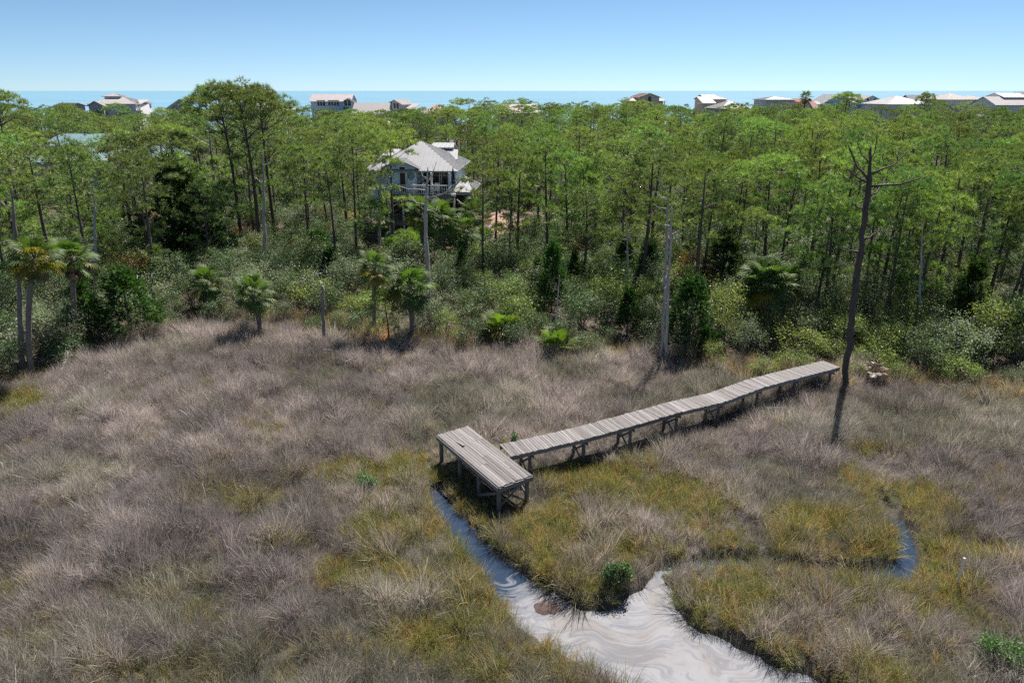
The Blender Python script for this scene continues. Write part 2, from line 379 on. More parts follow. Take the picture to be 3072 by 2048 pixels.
def axis(lo, a, b, hi, fine, coarse):
    l = list(np.arange(a, b, fine)); v = a; st = fine
    out = []
    while v > lo: st = min(st * 1.25, coarse); v -= st; out.append(v)
    out = out[::-1] + l; v = b; st = fine
    while v < hi: out.append(v); st = min(st * 1.25, coarse); v += st
    return np.array(out + [hi])
gx = axis(-700, -36, 36, 700, 0.34, 14); gy = axis(-150, 10, 54, 420, 0.34, 7)
GX, GY = np.meshgrid(gx, gy); GZ = height(GX.ravel(), GY.ravel())
V = np.stack([GX.ravel(), GY.ravel(), GZ], 1); nx, ny = len(gx), len(gy)
ii = (np.arange(ny - 1)[:, None] * nx + np.arange(nx - 1)[None]).ravel()
F = np.stack([ii, ii + 1, ii + nx + 1, ii + nx], 1)
fc = V[F].mean(1); fe = fc[:, 1] - edge_y(fc[:, 0])
mi = np.where(fe < 1.0, 1, 0); mi = np.where(fc[:, 1] > 262, 2, mi)
gm = np_mesh("ground", V, F, [M['ground'], M['mud'], M['sand']], mi=mi); gm.polygons.foreach_set("use_smooth", [True] * len(F))
put(link("ground", gm), kind="structure")

wx = np.arange(-5, 19, 0.25); wy = np.arange(-1, 28.5, 0.25)
WX, WY = np.meshgrid(wx, wy); wxf, wyf = WX.ravel(), WY.ravel()
c0 = P(1960, 1900, WZ)
scum = 1 - sstep(2.6, 6.2, np.hypot((wxf - 4.0) * 0.85, (wyf - 17.6) * 1.0))
scum = np.maximum(scum, 0.8 * sstep(16, 13, wyf))
scum = scum * sstep(23.0, 20.5, wyf)
ii = (np.arange(len(wy) - 1)[:, None] * len(wx) + np.arange(len(wx) - 1)[None]).ravel()
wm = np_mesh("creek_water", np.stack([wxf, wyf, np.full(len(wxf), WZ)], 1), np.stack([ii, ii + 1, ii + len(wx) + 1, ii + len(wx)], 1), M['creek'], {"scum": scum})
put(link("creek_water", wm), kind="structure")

sea = MB().add([(-40000, 272, -0.9), (40000, 272, -0.9), (40000, 45000, -0.9), (-40000, 45000, -0.9)], [(0, 1, 2, 3)])
put(sea.obj("sea", M['sea']), kind="structure")

def blob(name, pts, z, mat, kind="structure", n=3):
    """a thin ground sheet with wavy outline laid just over the terrain"""
    c = sum(pts, Vector()) / len(pts); V = []; Fs = []
    ring = []
    for a, b in zip(pts, pts[1:] + pts[:1]):
        for k in range(n):
            p = a.lerp(b, k / n); d = p - c; ring.append(c + d * (0.94 + 0.12 * float(vnoise(p.x * 1.1, p.y * 1.1, 61))))
    R = 5; m = MB(); m.v.append((c.x, c.y, gz(c.x, c.y) + z))
    for r in range(1, R + 1):
        for p in ring:
            q = c.lerp(p, r / R); m.v.append((q.x, q.y, gz(q.x, q.y) + z * (1 if r < R else -0.5)))
    N = len(ring)
    for k in range(N): m.f.append((0, 1 + k, 1 + (k + 1) % N)); m.m.append(0)
    for r in range(R - 1):
        for k in range(N):
            a = 1 + r * N; b = a + N; m.f.append((a + k, b + k, b + (k + 1) % N, a + (k + 1) % N)); m.m.append(0)
    return put(m.obj(name, mat, smooth=True), kind=kind)
DRIVE = [P(x, y, 1.3) for x, y in [(1450, 770), (1430, 735), (1455, 690), (1475, 655), (1460, 632), (1560, 625), (1700, 640), (1690, 660), (1600, 672), (1545, 700), (1500, 735), (1490, 765)]]
blob("dirt_driveway", DRIVE, 0.07, M['drive'])
blob("dirt_track", [P(x, y, 1.2) for x, y in [(690, 745), (760, 690), (860, 665), (900, 690), (850, 740), (760, 790)]], 0.07, M['drive'])
blob("needle_litter_patch", [P(x, y, 0.2) for x, y in [(1128, 1015), (1133, 998), (1165, 995), (1172, 1010), (1150, 1022)]], 0.2, M['orange'])

al = MB(); ac = P(1640, 1822, WZ); rg = random.Random(8); K = 22
ring = [(ac.x + (.42 + .16 * rg.random()) * math.cos(6.283 * k / K) * 1.1, ac.y + (.42 + .16 * rg.random()) * math.sin(6.283 * k / K) * .8) for k in range(K)]
al.v = [(ac.x, ac.y, WZ + .05)] + [(ac.x + (x - ac.x) * .6, ac.y + (y - ac.y) * .6, WZ + .03 + .03 * rg.random()) for x, y in ring] + [(x, y, WZ - .01) for x, y in ring]
al.f = [(0, 1 + k, 1 + (k + 1) % K) for k in range(K)] + [(1 + k, 1 + K + k, 1 + K + (k + 1) % K, 1 + (k + 1) % K) for k in range(K)]; al.m = [0] * (2 * K)
put(al.obj("algae_mat", sand_mat('brown_algae', (0.06, 0.04, 0.036), (0.17, 0.125, 0.115))), "reddish brown algae mat floating in the creek below the platform", "algae")

# ------------------------------------------------------------------ dock
DZ = 1.4
dock = empty("dock", (0.2, 27.5, 0), label="weathered grey wooden dock with T-shaped end platform standing over the marsh grass", cat="dock")
rng = random.Random(5)
def dlink(name, mesh, loc, rot, scl=None):
    return link(name, mesh, dock, Vector(loc) - dock.location, rot, scl)
def plank_mesh(k):
    r = random.Random(k); m = MB(); n = 4; w, h = 1.0, 1.0
    for i in range(n + 1):
        x = -0.5 + i / n; j = r.uniform(-0.03, 0.03); dz = r.uniform(-0.12, 0.12)
        for yy, zz in ((-.5, -1), (.5, -1), (.5, 0), (-.5, 0)): m.v.append((x, yy + j, zz + (dz if zz == 0 else 0)))
    for i in range(n):
        for k2 in range(4):
            a = i * 4 + k2; b = i * 4 + (k2 + 1) % 4; m.f.append((a, b, b + 4, a + 4)); m.m.append(0)
    m.f += [(3, 2, 1, 0), (n*4, n*4+1, n*4+2, n*4+3)]; m.m += [0, 0]
    return m.mesh("plank", M['wood'])
PLANKS = [plank_mesh(k) for k in range(6)]
near = [(-0.06, 27.32, 0), (3.63, 29.05, .0), (6.1, 30.38, .02), (8.78, 31.84, .05), (11.42, 33.2, -.02), (14.1, 34.93, .06), (16.8, 36.42, .03), (19.75, 37.98, .0)]
near = [Vector((a, b, DZ + c)) for a, b, c in near]
def walk(s):
    """point and direction at arc length s of the near edge"""
    for a, b in zip(near[:-1], near[1:]):
        L = (b - a).length
        if s <= L or b is near[-1]: return a + (b - a) * (s / L), (b - a).normalized()
        s -= L
WL = sum((b - a).length for a, b in zip(near[:-1], near[1:]))
WW = 1.24
s = 0.08
while s < WL:
    p, d = walk(s); w = rng.choice([0.137, 0.14, 0.14, 0.142]); q, d2 = walk(min(s + 0.6, WL)); q0, d0 = walk(max(s - 0.6, 0))
    d = (q - q0).normalized(); side = Vector((-d.y, d.x, 0)).normalized()
    # boards run across the walk, skewed as the platform is
    c = p + side * (WW / 2 + rng.uniform(-.02, .02))
    yaw = math.atan2(side.y, side.x) + rng.uniform(-.012, .012)
    dlink("plank", rng.choice(PLANKS), (c.x, c.y, c.z + rng.uniform(-.004, .006)), (rng.uniform(-.02, .02), rng.uniform(-.012, .012), yaw), (WW + rng.uniform(-.03, .05), w - 0.012, 0.038))
    s += w + rng.uniform(0.002, 0.012)
# platform: boards run along its length
A0, A1 = Vector((-3.62, 29.36, DZ + .01)), Vector((-0.56, 24.76, DZ + .01))     # near edge
pd = (A1 - A0).normalized(); ps = Vector((-pd.y, pd.x, 0)); PL = (A1 - A0).length; PWID = 1.72
nrow = 12; rw = PWID / nrow
for i in range(nrow):
    cuts = [0.0]; x = rng.choice([1.5, 2.4, 3.0, 3.6])
    while x < PL - 0.8: cuts.append(x); x += rng.choice([1.8, 2.4, 3.0, 3.6])
    cuts.append(PL)
    for a, b in zip(cuts[:-1], cuts[1:]):
        a2 = a + 0.004 + (rng.uniform(-.05, .03) if a == 0 else 0); b2 = b - 0.004 + (rng.uniform(-.03, .05) if b == PL else 0)
        c = A0 + pd * ((a2 + b2) / 2) + ps * (rw * (i + .5))
        o = dlink("plank", rng.choice(PLANKS), (c.x, c.y, c.z + rng.uniform(-.006, .008)), (rng.uniform(-.025, .025), rng.uniform(-.006, .006), math.atan2(pd.y, pd.x) + rng.uniform(-.004, .004)), (b2 - a2, rw - rng.uniform(.012, .022), 0.038))
# one lifted broken board end
c = A0 + pd * 1.35 + ps * (rw * 3.5)
dlink("plank", PLANKS[2], (c.x, c.y, c.z + .045), (0.05, -0.09, math.atan2(pd.y, pd.x) + .05), (0.75, rw - .03, .03))
def board(name, a, b, w, h, mat='wood'):
    a = Vector(a); b = Vector(b); L = (b - a).length; m = MB().box(-L/2, L/2, -w/2, w/2, -h/2, h/2)
    d = (b - a).normalized(); o = m.obj(name, M[mat], dock); o.location = (a + b) / 2 - dock.location
    o.rotation_euler = d.to_track_quat('X', 'Z').to_euler(); return o
def post(p, top, r=0.085):
    z0 = min(gz(p.x, p.y), 0) - 0.5; m = MB().tube([(0, 0, 0), (rng.uniform(-.02, .02), rng.uniform(-.02, .02), (top - z0) * .5), (0, 0, top - z0)], [r * 1.06, r, r * .97], 9)
    o = m.obj("post", M['post'], dock, smooth=False); o.location = Vector((p.x, p.y, z0)) - dock.location; return o
# stringers along the walk, posts in pairs every span
for a, b in zip(near[:-1], near[1:]):
    d = (b - a).normalized(); side = Vector((-d.y, d.x, 0))
    for off in (0.05, WW - 0.05):
        board("stringer", a + side * off + Vector((0, 0, -.135)) + d * .004, b + side * off + Vector((0, 0, -.135)) - d * .004, 0.045, 0.185)
spots = [1.05, 3.95, 6.75, 9.75, 12.65, 15.8, 18.8, 21.9]
for i, s in enumerate(spots):
    p, d = walk(min(s, WL - .1)); side = Vector((-d.y, d.x, 0))
    a = p + side * 0.16; b = p + side * (WW - 0.16)
    post(a, p.z - .05); post(b, p.z - .05)
    board("cross_beam", a - side * .2 + d * .11 + Vector((0, 0, -.30)), b + side * .2 + d * .11 + Vector((0, 0, -.30)), 0.045, 0.14)
    if i in (0, 1, 2, 3, 4):
        board("brace", a + Vector((0, 0, -.42)) - d * .1, b + Vector((0, 0, -1.15)) - d * .1, 0.04, 0.1)
        board("brace", a + Vector((0, 0, -1.15)) - d * .145, b + Vector((0, 0, -.42)) - d * .145, 0.04, 0.1)
zf = Vector((0, 0, -.14))
e = ps * PWID
board("fascia_board", A0 - ps * .025 + zf, A1 - ps * .025 + zf, .045, .19); board("fascia_board", A0 + e + ps * .025 + zf, A1 + e + ps * .025 + zf, .045, .19)
board("fascia_board", A0 - pd * .025 + zf, A0 - pd * .025 + e + zf, .045, .19); board("fascia_board", A1 + pd * .03 + zf, A1 + pd * .03 + e + zf, .045, .19)
for k in (0.35, 0.68): board("joist", A0 + pd * (PL * k) + zf + ps * .03, A0 + pd * (PL * k) + e + zf - ps * .03, .045, .16)
pp = []
for k in (0.035, 0.36, 0.67, 0.965):
    for q in (0.07, 0.93):
        p = A0 + pd * (PL * k) + ps * (PWID * q); pp.append(p); post(p, DZ - .05, .1)
def brace(a, b, z0, z1, off):
    o = Vector((0, 0, 0)); dd = (b - a).normalized(); sd_ = Vector((-dd.y, dd.x, 0)) * off
    board("brace", Vector((a.x, a.y, z0)) + sd_, Vector((b.x, b.y, z1)) + sd_, .04, .11)
brace(pp[6], pp[7], 1.0, 0.05, .13); brace(pp[6], pp[7], 0.05, 1.0, .18)
brace(pp[4], pp[6], 0.05, 1.0, -.13); brace(pp[5], pp[7], 1.0, 0.05, .13); brace(pp[4], pp[5], 1.0, .1, .13)

# ------------------------------------------------------------------ houses
def slab(m, poly, th=0.14, mi=0):
    """solid plate from a convex 3D polygon (its top face), thickness downwards"""
    n = len(poly); T = [Vector(p) for p in poly]; B = [p - Vector((0, 0, th)) for p in T]
    nrm = (T[1] - T[0]).cross(T[2] - T[0])
    if nrm.z < 0: T = T[::-1]; B = B[::-1]
    F = [tuple(range(n)), tuple(range(2*n - 1, n - 1, -1))] + [(i + n, (i + 1) % n + n, (i + 1) % n, i) for i in range(n)]
    m.add(T + B, F, mi)
def seams(poly, step, w=0.04, h=0.05):
    """ribs running down the slope of a roof plane, as (a, b) segments"""
    T = [Vector(p) for p in poly]; nrm = (T[1] - T[0]).cross(T[2] - T[0]).normalized()
    if nrm.z < 0: nrm = -nrm
    hor = Vector((0, 0, 1)).cross(nrm)
    if hor.length < 1e-3: return []
    hor.normalize(); dn = nrm.cross(hor); o = T[0]
    uv = [((p - o).dot(hor), (p - o).dot(dn)) for p in T]; u0 = min(a for a, _ in uv); u1 = max(a for a, _ in uv); out = []
    u = u0 + step * .5
    while u < u1:
        ys = []
        for (a, b), (c, d) in zip(uv, uv[1:] + uv[:1]):
            if (a - u) * (c - u) < 0: ys.append(b + (d - b) * (u - a) / (c - a))
        if len(ys) >= 2 and max(ys) - min(ys) > .3:
            out.append((o + hor * u + dn * (min(ys) + .03) + nrm * h * .4, o + hor * u + dn * (max(ys) - .03) + nrm * h * .4, nrm))
        u += step
    return out
def roof(house, polys, mat, step=0.5, single=False, name="roof", rib=(0.05, 0.06), th=0.14):
    m = MB(); R = []
    for q in polys: slab(m, q, th); R += seams(q, step)
    if not single:
        for a, b, n in R: m.bar(a, b, rib[0], rib[1], n)
    ro = m.obj(name, mat, house)
    if single:
        for a, b, n in R: MB().bar(a, b, rib[0], rib[1], n).obj("roof_seam", mat, ro)
    return ro
def gable_polys(x0, x1, y0, y1, ze, zr, ax='x', ov=0.45):
    if ax == 'x':
        ym = (y0 + y1) / 2; k = (zr - ze) / (ym - y0); zo = ze - k * ov
        return [[(x0-ov, y0-ov, zo), (x1+ov, y0-ov, zo), (x1+ov, ym, zr), (x0-ov, ym, zr)], [(x0-ov, ym+.004, zr), (x1+ov, ym+.004, zr), (x1+ov, y1+ov, zo), (x0-ov, y1+ov, zo)]]
    xm = (x0 + x1) / 2; k = (zr - ze) / (xm - x0); zo = ze - k * ov
    return [[(x0-ov, y0-ov, zo), (xm, y0-ov, zr), (xm, y1+ov, zr), (x0-ov, y1+ov, zo)], [(xm+.004, y0-ov, zr), (x1+ov, y0-ov, zo), (x1+ov, y1+ov, zo), (xm+.004, y1+ov, zr)]]
def hip_polys(x0, x1, y0, y1, ze, zr, fr=0.5, ov=0.45):
    ym = (y0 + y1) / 2; run = min((x1 - x0) / 2, (y1 - y0) / 2 * (0.5 / max(fr, .01))) * 0.98
    a, b = x0 + run, x1 - run; X0, X1, Y0, Y1 = x0-ov, x1+ov, y0-ov, y1+ov; e = .01
    return [[(X0, Y0, ze), (X1, Y0, ze), (b+e, ym, zr), (a-e, ym, zr)], [(X1, Y0+e, ze), (X1, Y1-e, ze), (b+2*e, ym, zr)], [(X1, Y1, ze), (X0, Y1, ze), (a-e, ym+e, zr), (b+e, ym+e, zr)], [(X0, Y1-e, ze), (X0, Y0+e, ze), (a-2*e, ym, zr)]]
def wall_part(house, x0, x1, y0, y1, z0, z1, mat, gable=None, name="wall"):
    m = MB().box(x0, x1, y0, y1, z0, z1)
    if gable:
        ax, zr = gable
        if ax == 'x':
            ym = (y0 + y1) / 2; m.add([(x0, y0, z1), (x0, y1, z1), (x0, ym, zr), (x1, y0, z1), (x1, y1, z1), (x1, ym, zr)], [(2, 1, 0), (3, 4, 5), (0, 3, 5, 2), (4, 1, 2, 5)])
        else:
            xm = (x0 + x1) / 2; m.add([(x0, y0, z1), (x1, y0, z1), (xm, y0, zr), (x0, y1, z1), (x1, y1, z1), (xm, y1, zr)], [(0, 1, 2), (5, 4, 3), (0, 2, 5, 3), (2, 1, 4, 5)])
    return m.obj(name, mat, house)
def window(house, x, z, w, h, y, frame=None, name="window", bars=0):
    """a window on a wall facing -Y: frame proud of the wall, pane set back in it"""
    f = 0.09; m = MB()
    m.box(x-w/2-f, x+w/2+f, y-.07, y+.02, z+h, z+h+f); m.box(x-w/2-f, x+w/2+f, y-.09, y+.02, z-f, z)
    m.box(x-w/2-f, x-w/2, y-.07, y+.02, z, z+h); m.box(x+w/2, x+w/2+f, y-.07, y+.02, z, z+h)
    for k in range(bars): xx = x - w/2 + w * (k + 1) / (bars + 1); m.box(xx-.03, xx+.03, y-.055, y+.02, z, z+h)
    wo = m.obj(name, frame or M['white'], house)
    MB().box(x-w/2, x+w/2, y-.025, y+.015, z, z+h).obj("pane", M['glass'], wo)
    return wo
def rail(house, x0, x1, y, z, h=1.0, step=0.28, mat=None, name="railing"):
    mat = mat or M['white']; m = MB().box(x0, x1, y-.05, y+.05, z+h-.07, z+h); m.box(x0, x1, y-.03, y+.03, z+.1, z+.16)
    o = m.obj(name, mat, house); x = x0
    n = max(1, int((x1 - x0) / 1.9))
    for k in range(n + 1): xx = x0 + (x1 - x0) * k / n; MB().box(xx-.06, xx+.06, y-.062, y+.062, z, z+h+.08).obj("rail_post", mat, o)
    b = MB(); k = int((x1 - x0) / step)
    for i in range(1, k): xx = x0 + (x1 - x0) * i / k; b.box(xx-.02, xx+.02, y-.02, y+.02, z+.16, z+h-.07)
    if k > 1: put(b.obj("balusters", mat, o), kind="stuff")
    return o

# --- the grey-blue stilt house in the clearing
HY = 78.0
hx = lambda px: PY(px, 560, HY).x
hh = empty("stilt_house", (hx(1240), HY, gz(hx(1240), HY)), math.radians(-4), label="grey-blue stilt house with pale metal roofs and balcony among the pines", cat="house")
g0 = hh.location.z
X = lambda px, dy=0: PY(px, 560, HY + dy).x - hh.location.x
Z = lambda py, dy=0: PY(1240, py, HY + dy).z - g0
SID = siding('grey_blue_siding', (0.68, 0.82, 0.90)); ROOFM = metal_roof('pale_metal_roof', (0.50, 0.50, 0.53), 0.6)
zd, ze, zr = Z(577), Z(511), Z(432, 6)
z1 = Z(594)
# main body behind the balcony
wall_part(hh, X(1125), X(1358), 2.6, 10.5, zd + .02, ze + .25, SID)
wall_part(hh, X(1110), X(1372), 3.0, 10.3, z1 - 2.9, zd - .3, M['screen'], name="screened_porch")
roof(hh, hip_polys(X(1118), X(1362), -0.1, 10.9, ze, ze + 2.75, 0.5, .5), ROOFM, 0.52, True)
# projecting front gable
gx0, gx1 = X(1160), X(1252)
wall_part(hh, gx0, gx1, -0.3, 2.55, zd + .03, Z(498), SID, ('y', Z(480)), "front_gable_wall")
roof(hh, gable_polys(gx0, gx1, -0.3, 3.4, Z(498), Z(478), 'y', .42), ROOFM, 0.52, True, "front_gable_roof")
window(hh, X(1213), zd + .1, 0.75, 2.05, -0.3, name="door"); window(hh, X(1213), zd + 2.4, 0.75, 0.4, -0.3)
m = MB()
for k in range(20):
    a = 2*math.pi*k/20; b = 2*math.pi*(k+1)/20
    m.bar((X(1236)+.36*math.cos(a), -.36, Z(527)+.36*math.sin(a)), (X(1236)+.36*math.cos(b), -.36, Z(527)+.36*math.sin(b)), .12, .12, (0, 1, 0))
m.add([(X(1236)+.33*math.cos(2*math.pi*k/20), -.33, Z(527)+.33*math.sin(2*math.pi*k/20)) for k in range(20)], [tuple(range(20))])
m.obj("round_ornament", M['greypaint'], hh)
for xx in (gx0 + .07, gx1 - .07, X(1221)): MB().box(xx-.08, xx+.08, -.345, -.302, zd, Z(500)).obj("corner_board", M['white'], hh)
# balcony: floor, beam, rails, sliding doors
MB().box(X(1160), X(1370), -2.0, 2.58, zd - .28, zd).obj("balcony_floor", M['greytimber'], hh)
MB().box(X(1158), X(1371), -2.07, -2.0, zd - .5, zd - .02).obj("balcony_beam", M['greytimber'], hh)
nsc = 16
for k in range(nsc):
    xa = X(1160) + (X(1368) - X(1160)) * k / nsc; xb = X(1160) + (X(1368) - X(1160)) * (k + .93) / nsc
    MB().bar((xa, -2.12, zd - .62), (xb, -2.12, zd - .72), .05, .17).obj("valance_board", M['greypaint'], hh)
rail(hh, X(1254), X(1362), -1.9, zd, 1.05, .24, M['white'])
rail(hh, X(1165), X(1250), -1.9, zd, 1.05, .24, M['white'])
window(hh, X(1297), zd + .08, 1.15, 2.05, 2.6, name="sliding_door"); window(hh, X(1322), zd + .08, 0.9, 2.05, 2.6, name="sliding_door"); window(hh, X(1272), zd + .08, 0.9, 2.05, 2.6, name="sliding_door")
for px in (1304, 1357): MB().box(X(px)-.09, X(px)+.09, -1.75, -1.57, zd, ze - .08).obj("balcony_column", M['white'], hh)
# back clerestory with stepped roof
bx0, bx1 = X(1268, 6), X(1352, 6)
wall_part(hh, bx0 + .2, bx1 - .9, 9.75, 14.0, ze, Z(449, 9) - .1, SID, name="upper_wall")
roof(hh, [[(bx0, 6.2, Z(478, 6)), (bx1 + .5, 6.2, Z(478, 6)), (bx1 + .1, 9.6, Z(449, 9)), (bx0, 9.6, Z(449, 9))]], ROOFM, .52, True, "clerestory_roof")
roof(hh, [[(bx0, 9.2, Z(449, 9) + .25), (bx1 - .35, 9.2, Z(449, 9) + .25), (bx1 - .7, 12.0, Z(428, 12)), (bx0, 12.0, Z(428, 12))], [(bx0, 12.0, Z(428, 12) - .003), (bx1 - .7, 12.0, Z(428, 12) - .003), (bx1 - .7, 15, Z(449, 12)), (bx0, 15, Z(449, 12))]], ROOFM, .52, True, "clerestory_roof")
# left wing with hip roof and dormer
wall_part(hh, X(1092), X(1160), 3.2, 9.5, z1 - 3, ze - .1, SID, name="wing_wall")
roof(hh, hip_polys(X(1092), X(1175), 3.0, 9.7, ze - .15, ze + 1.9, .5, .45), ROOFM, .52, True, "wing_roof")
wall_part(hh, X(1130), X(1158), 3.3, 6, ze + .2, Z(471, 4), SID, name="dormer_wall")
roof(hh, [[(X(1122), 2.9, Z(474, 3)), (X(1166), 2.9, Z(474, 3)), (X(1166), 7.2, Z(450, 6)), (X(1122), 7.2, Z(450, 6))]], ROOFM, .52, True, "dormer_roof")
window(hh, X(1144), ze + .75, .8, .5, 3.3)
# lower right skirt roof and posts
roof(hh, hip_polys(X(1362), X(1410), 0.2, 7, Z(574), Z(530, 3), .5, .4), ROOFM, .52, True, "porch_roof")
wall_part(hh, X(1366), X(1404), 1.5, 6.5, z1 - 2.6, Z(576), M['screen'], name="screened_porch")
MB().box(X(1362)-.4, X(1410)+.4, -.28, -.2, Z(574) - .3, Z(574) - .145).obj("porch_fascia", M['greypaint'], hh)
zb = Z(662)
MB().box(X(1155), X(1372), -1.2, 4, zb - .3, zb).obj("lower_deck", M['greytimber'], hh)
rail(hh, X(1158), X(1222), -1.2, zb, .95, .24, M['greytimber'])
for px in (1168, 1212, 1262, 1310, 1366):
    MB().box(X(px)-.1, X(px)+.1, -1.1, -.9, 0, zd - .3).obj("house_post", M['white'] if px in (1168, 1212, 1366) else M['greytimber'], hh)
for px in (1357, 1368):
    MB().box(X(px)-.16, X(px)+.16, -1.6, -1.28, -.3, Z(684)).obj("pillar", M['greytimber'], hh)
for px in (1190, 1240, 1290, 1340): MB().box(X(px)-.14, X(px)+.14, 5, 5.28, -.3, z1 - 2.9).obj("stilt", M['greytimber'], hh)
MB().bar((X(1375), -1.3, Z(592)), (X(1392), -1.3, Z(606)), .08, .12).obj("porch_brace", M['white'], hh)
# furniture on the balcony
def wpt(lx, ly, lz): return hh.matrix_basis @ Vector((lx, ly, lz))
bpy.context.view_layer.update()
pu = empty("patio_umbrella", wpt(X(1367), -1.4, zd), label="closed navy blue patio umbrella at the corner of the house balcony", cat="umbrella")
MB().tube([(0, 0, 0), (0, 0, 3.0)], [.03, .03], 8).obj("pole", M['white'], pu)
MB().tube([(0, 0, 1.15), (0, 0, 1.3), (0, 0, 1.7), (0, 0, 2.4), (0, 0, 2.85)], [.17, .22, .2, .13, .03], 10).obj("canopy", M['navy'], pu)
MB().tube([(0, 0, 0), (0, 0, .08)], [.28, .26], 10).obj("base", M['greypaint'], pu)
for i, (px, lab) in enumerate(((1316, "white slatted deck chair by the middle post of the house balcony"), (1284, "white deck chair near the front gable on the house balcony"))):
    ch = empty("deck_chair", wpt(X(px), -1.2, zd), math.radians(-4 + 20 * i), label=lab, cat="chair")
    MB().box(-.28, .28, -.3, .3, .4, .45).obj("seat", M['white'], ch)
    for k in range(5): MB().bar((-.22 + .11*k, .28, .45), (-.22 + .11*k, .45, 1.15), .08, .03, (0, 1, 0)).obj("back_slat", M['white'], ch)
    for sx in (-.26, .26):
        for sy in (-.27, .27): MB().box(sx-.03, sx+.03, sy-.03, sy+.03, 0, .4).obj("leg", M['white'], ch)
        MB().box(sx*1.15-.05, sx*1.15+.05, -.32, .3, .62, .66).obj("arm", M['white'], ch)
tb = empty("deck_table", wpt(X(1345), -1.1, zd), 0, label="dark round table with a red cloth at the end of the house balcony", cat="table")
MB().tube([(0, 0, .68), (0, 0, .72)], [.5, .5], 16).obj("table_top", M['navy'], tb); MB().tube([(0, 0, 0), (0, 0, .68)], [.05, .04], 8).obj("leg", M['greypaint'], tb)
# stacked orange boards on the ground under the house
for k, (px, py, a, lab) in enumerate(((1378, 741, .5, "orange sawn board lying on the sand before the house pillars, upper one"), (1390, 735, -.35, "orange sawn board crossing another before the house pillars"), (1350, 745, .1, "orange sawn board lying flat nearest the house pillars"))):
    q = P(px, py, 1.0); o = MB().box(-.9, .9, -.14, .14, 0, .09).obj("sawn_board", M['freshwood']); o.location = (q.x, q.y, gz(q.x, q.y) + .06 + .1 * (k % 2)); o.rotation_euler = (0, 0, a)
    put(o, lab, "board", "orange boards before the house")

# --- house with blue-green roofs behind the pines at the left
def far_origin(px, Y): return Vector((PY(px, 300, Y).x, Y, gz(PY(px, 300, Y).x, Y)))
TEAL = metal_roof('blue_green_metal_roof', (0.30, 0.46, 0.50), 0.4); LWALL = siding('pale_grey_siding', (0.36, 0.40, 0.42))
LY = 108.0
lh = empty("teal_roof_house", far_origin(300, LY), 0.0, label="house with blue-green metal roofs half hidden behind the pines at the left", cat="house")
LX = lambda px, dy=0: PY(px, 440, LY + dy).x - lh.location.x
LZ = lambda py, dy=0: PY(300, py, LY + dy).z - lh.location.z
wall_part(lh, LX(135), LX(300), 1, 10, 0, LZ(432), LWALL)
roof(lh, gable_polys(LX(130), LX(300), 0.5, 10.5, LZ(434), LZ(402, 5), 'x', .5), TEAL, .55)
wall_part(lh, LX(100), LX(330), -3, 1, 0, LZ(475), LWALL)
roof(lh, [[(LX(88), -3.6, LZ(480)), (LX(215), -3.6, LZ(480)), (LX(205), .95, LZ(450)), (LX(110), .95, LZ(450))]], TEAL, .55, name="porch_roof")
roof(lh, gable_polys(LX(262), LX(322), -3.4, 6, LZ(482), LZ(440), 'y', .4), TEAL, .55, name="gable_roof")
wall_part(lh, LX(415), LX(480), -1, 8, 0, LZ(474), LWALL, name="wing_wall")
roof(lh, hip_polys(LX(405), LX(490), -1.5, 8, LZ(474), LZ(428, 3), .5, .5), TEAL, .55, name="wing_roof")
for px in (150, 190, 235): window(lh, LX(px), LZ(460), 1.0, 1.3, -3.0, name="window")
for px in (430, 460): window(lh, LX(px), LZ(500), 1.0, 1.4, -1.0)
rail(lh, LX(140), LX(300), -3.3, LZ(470), .9, .3)

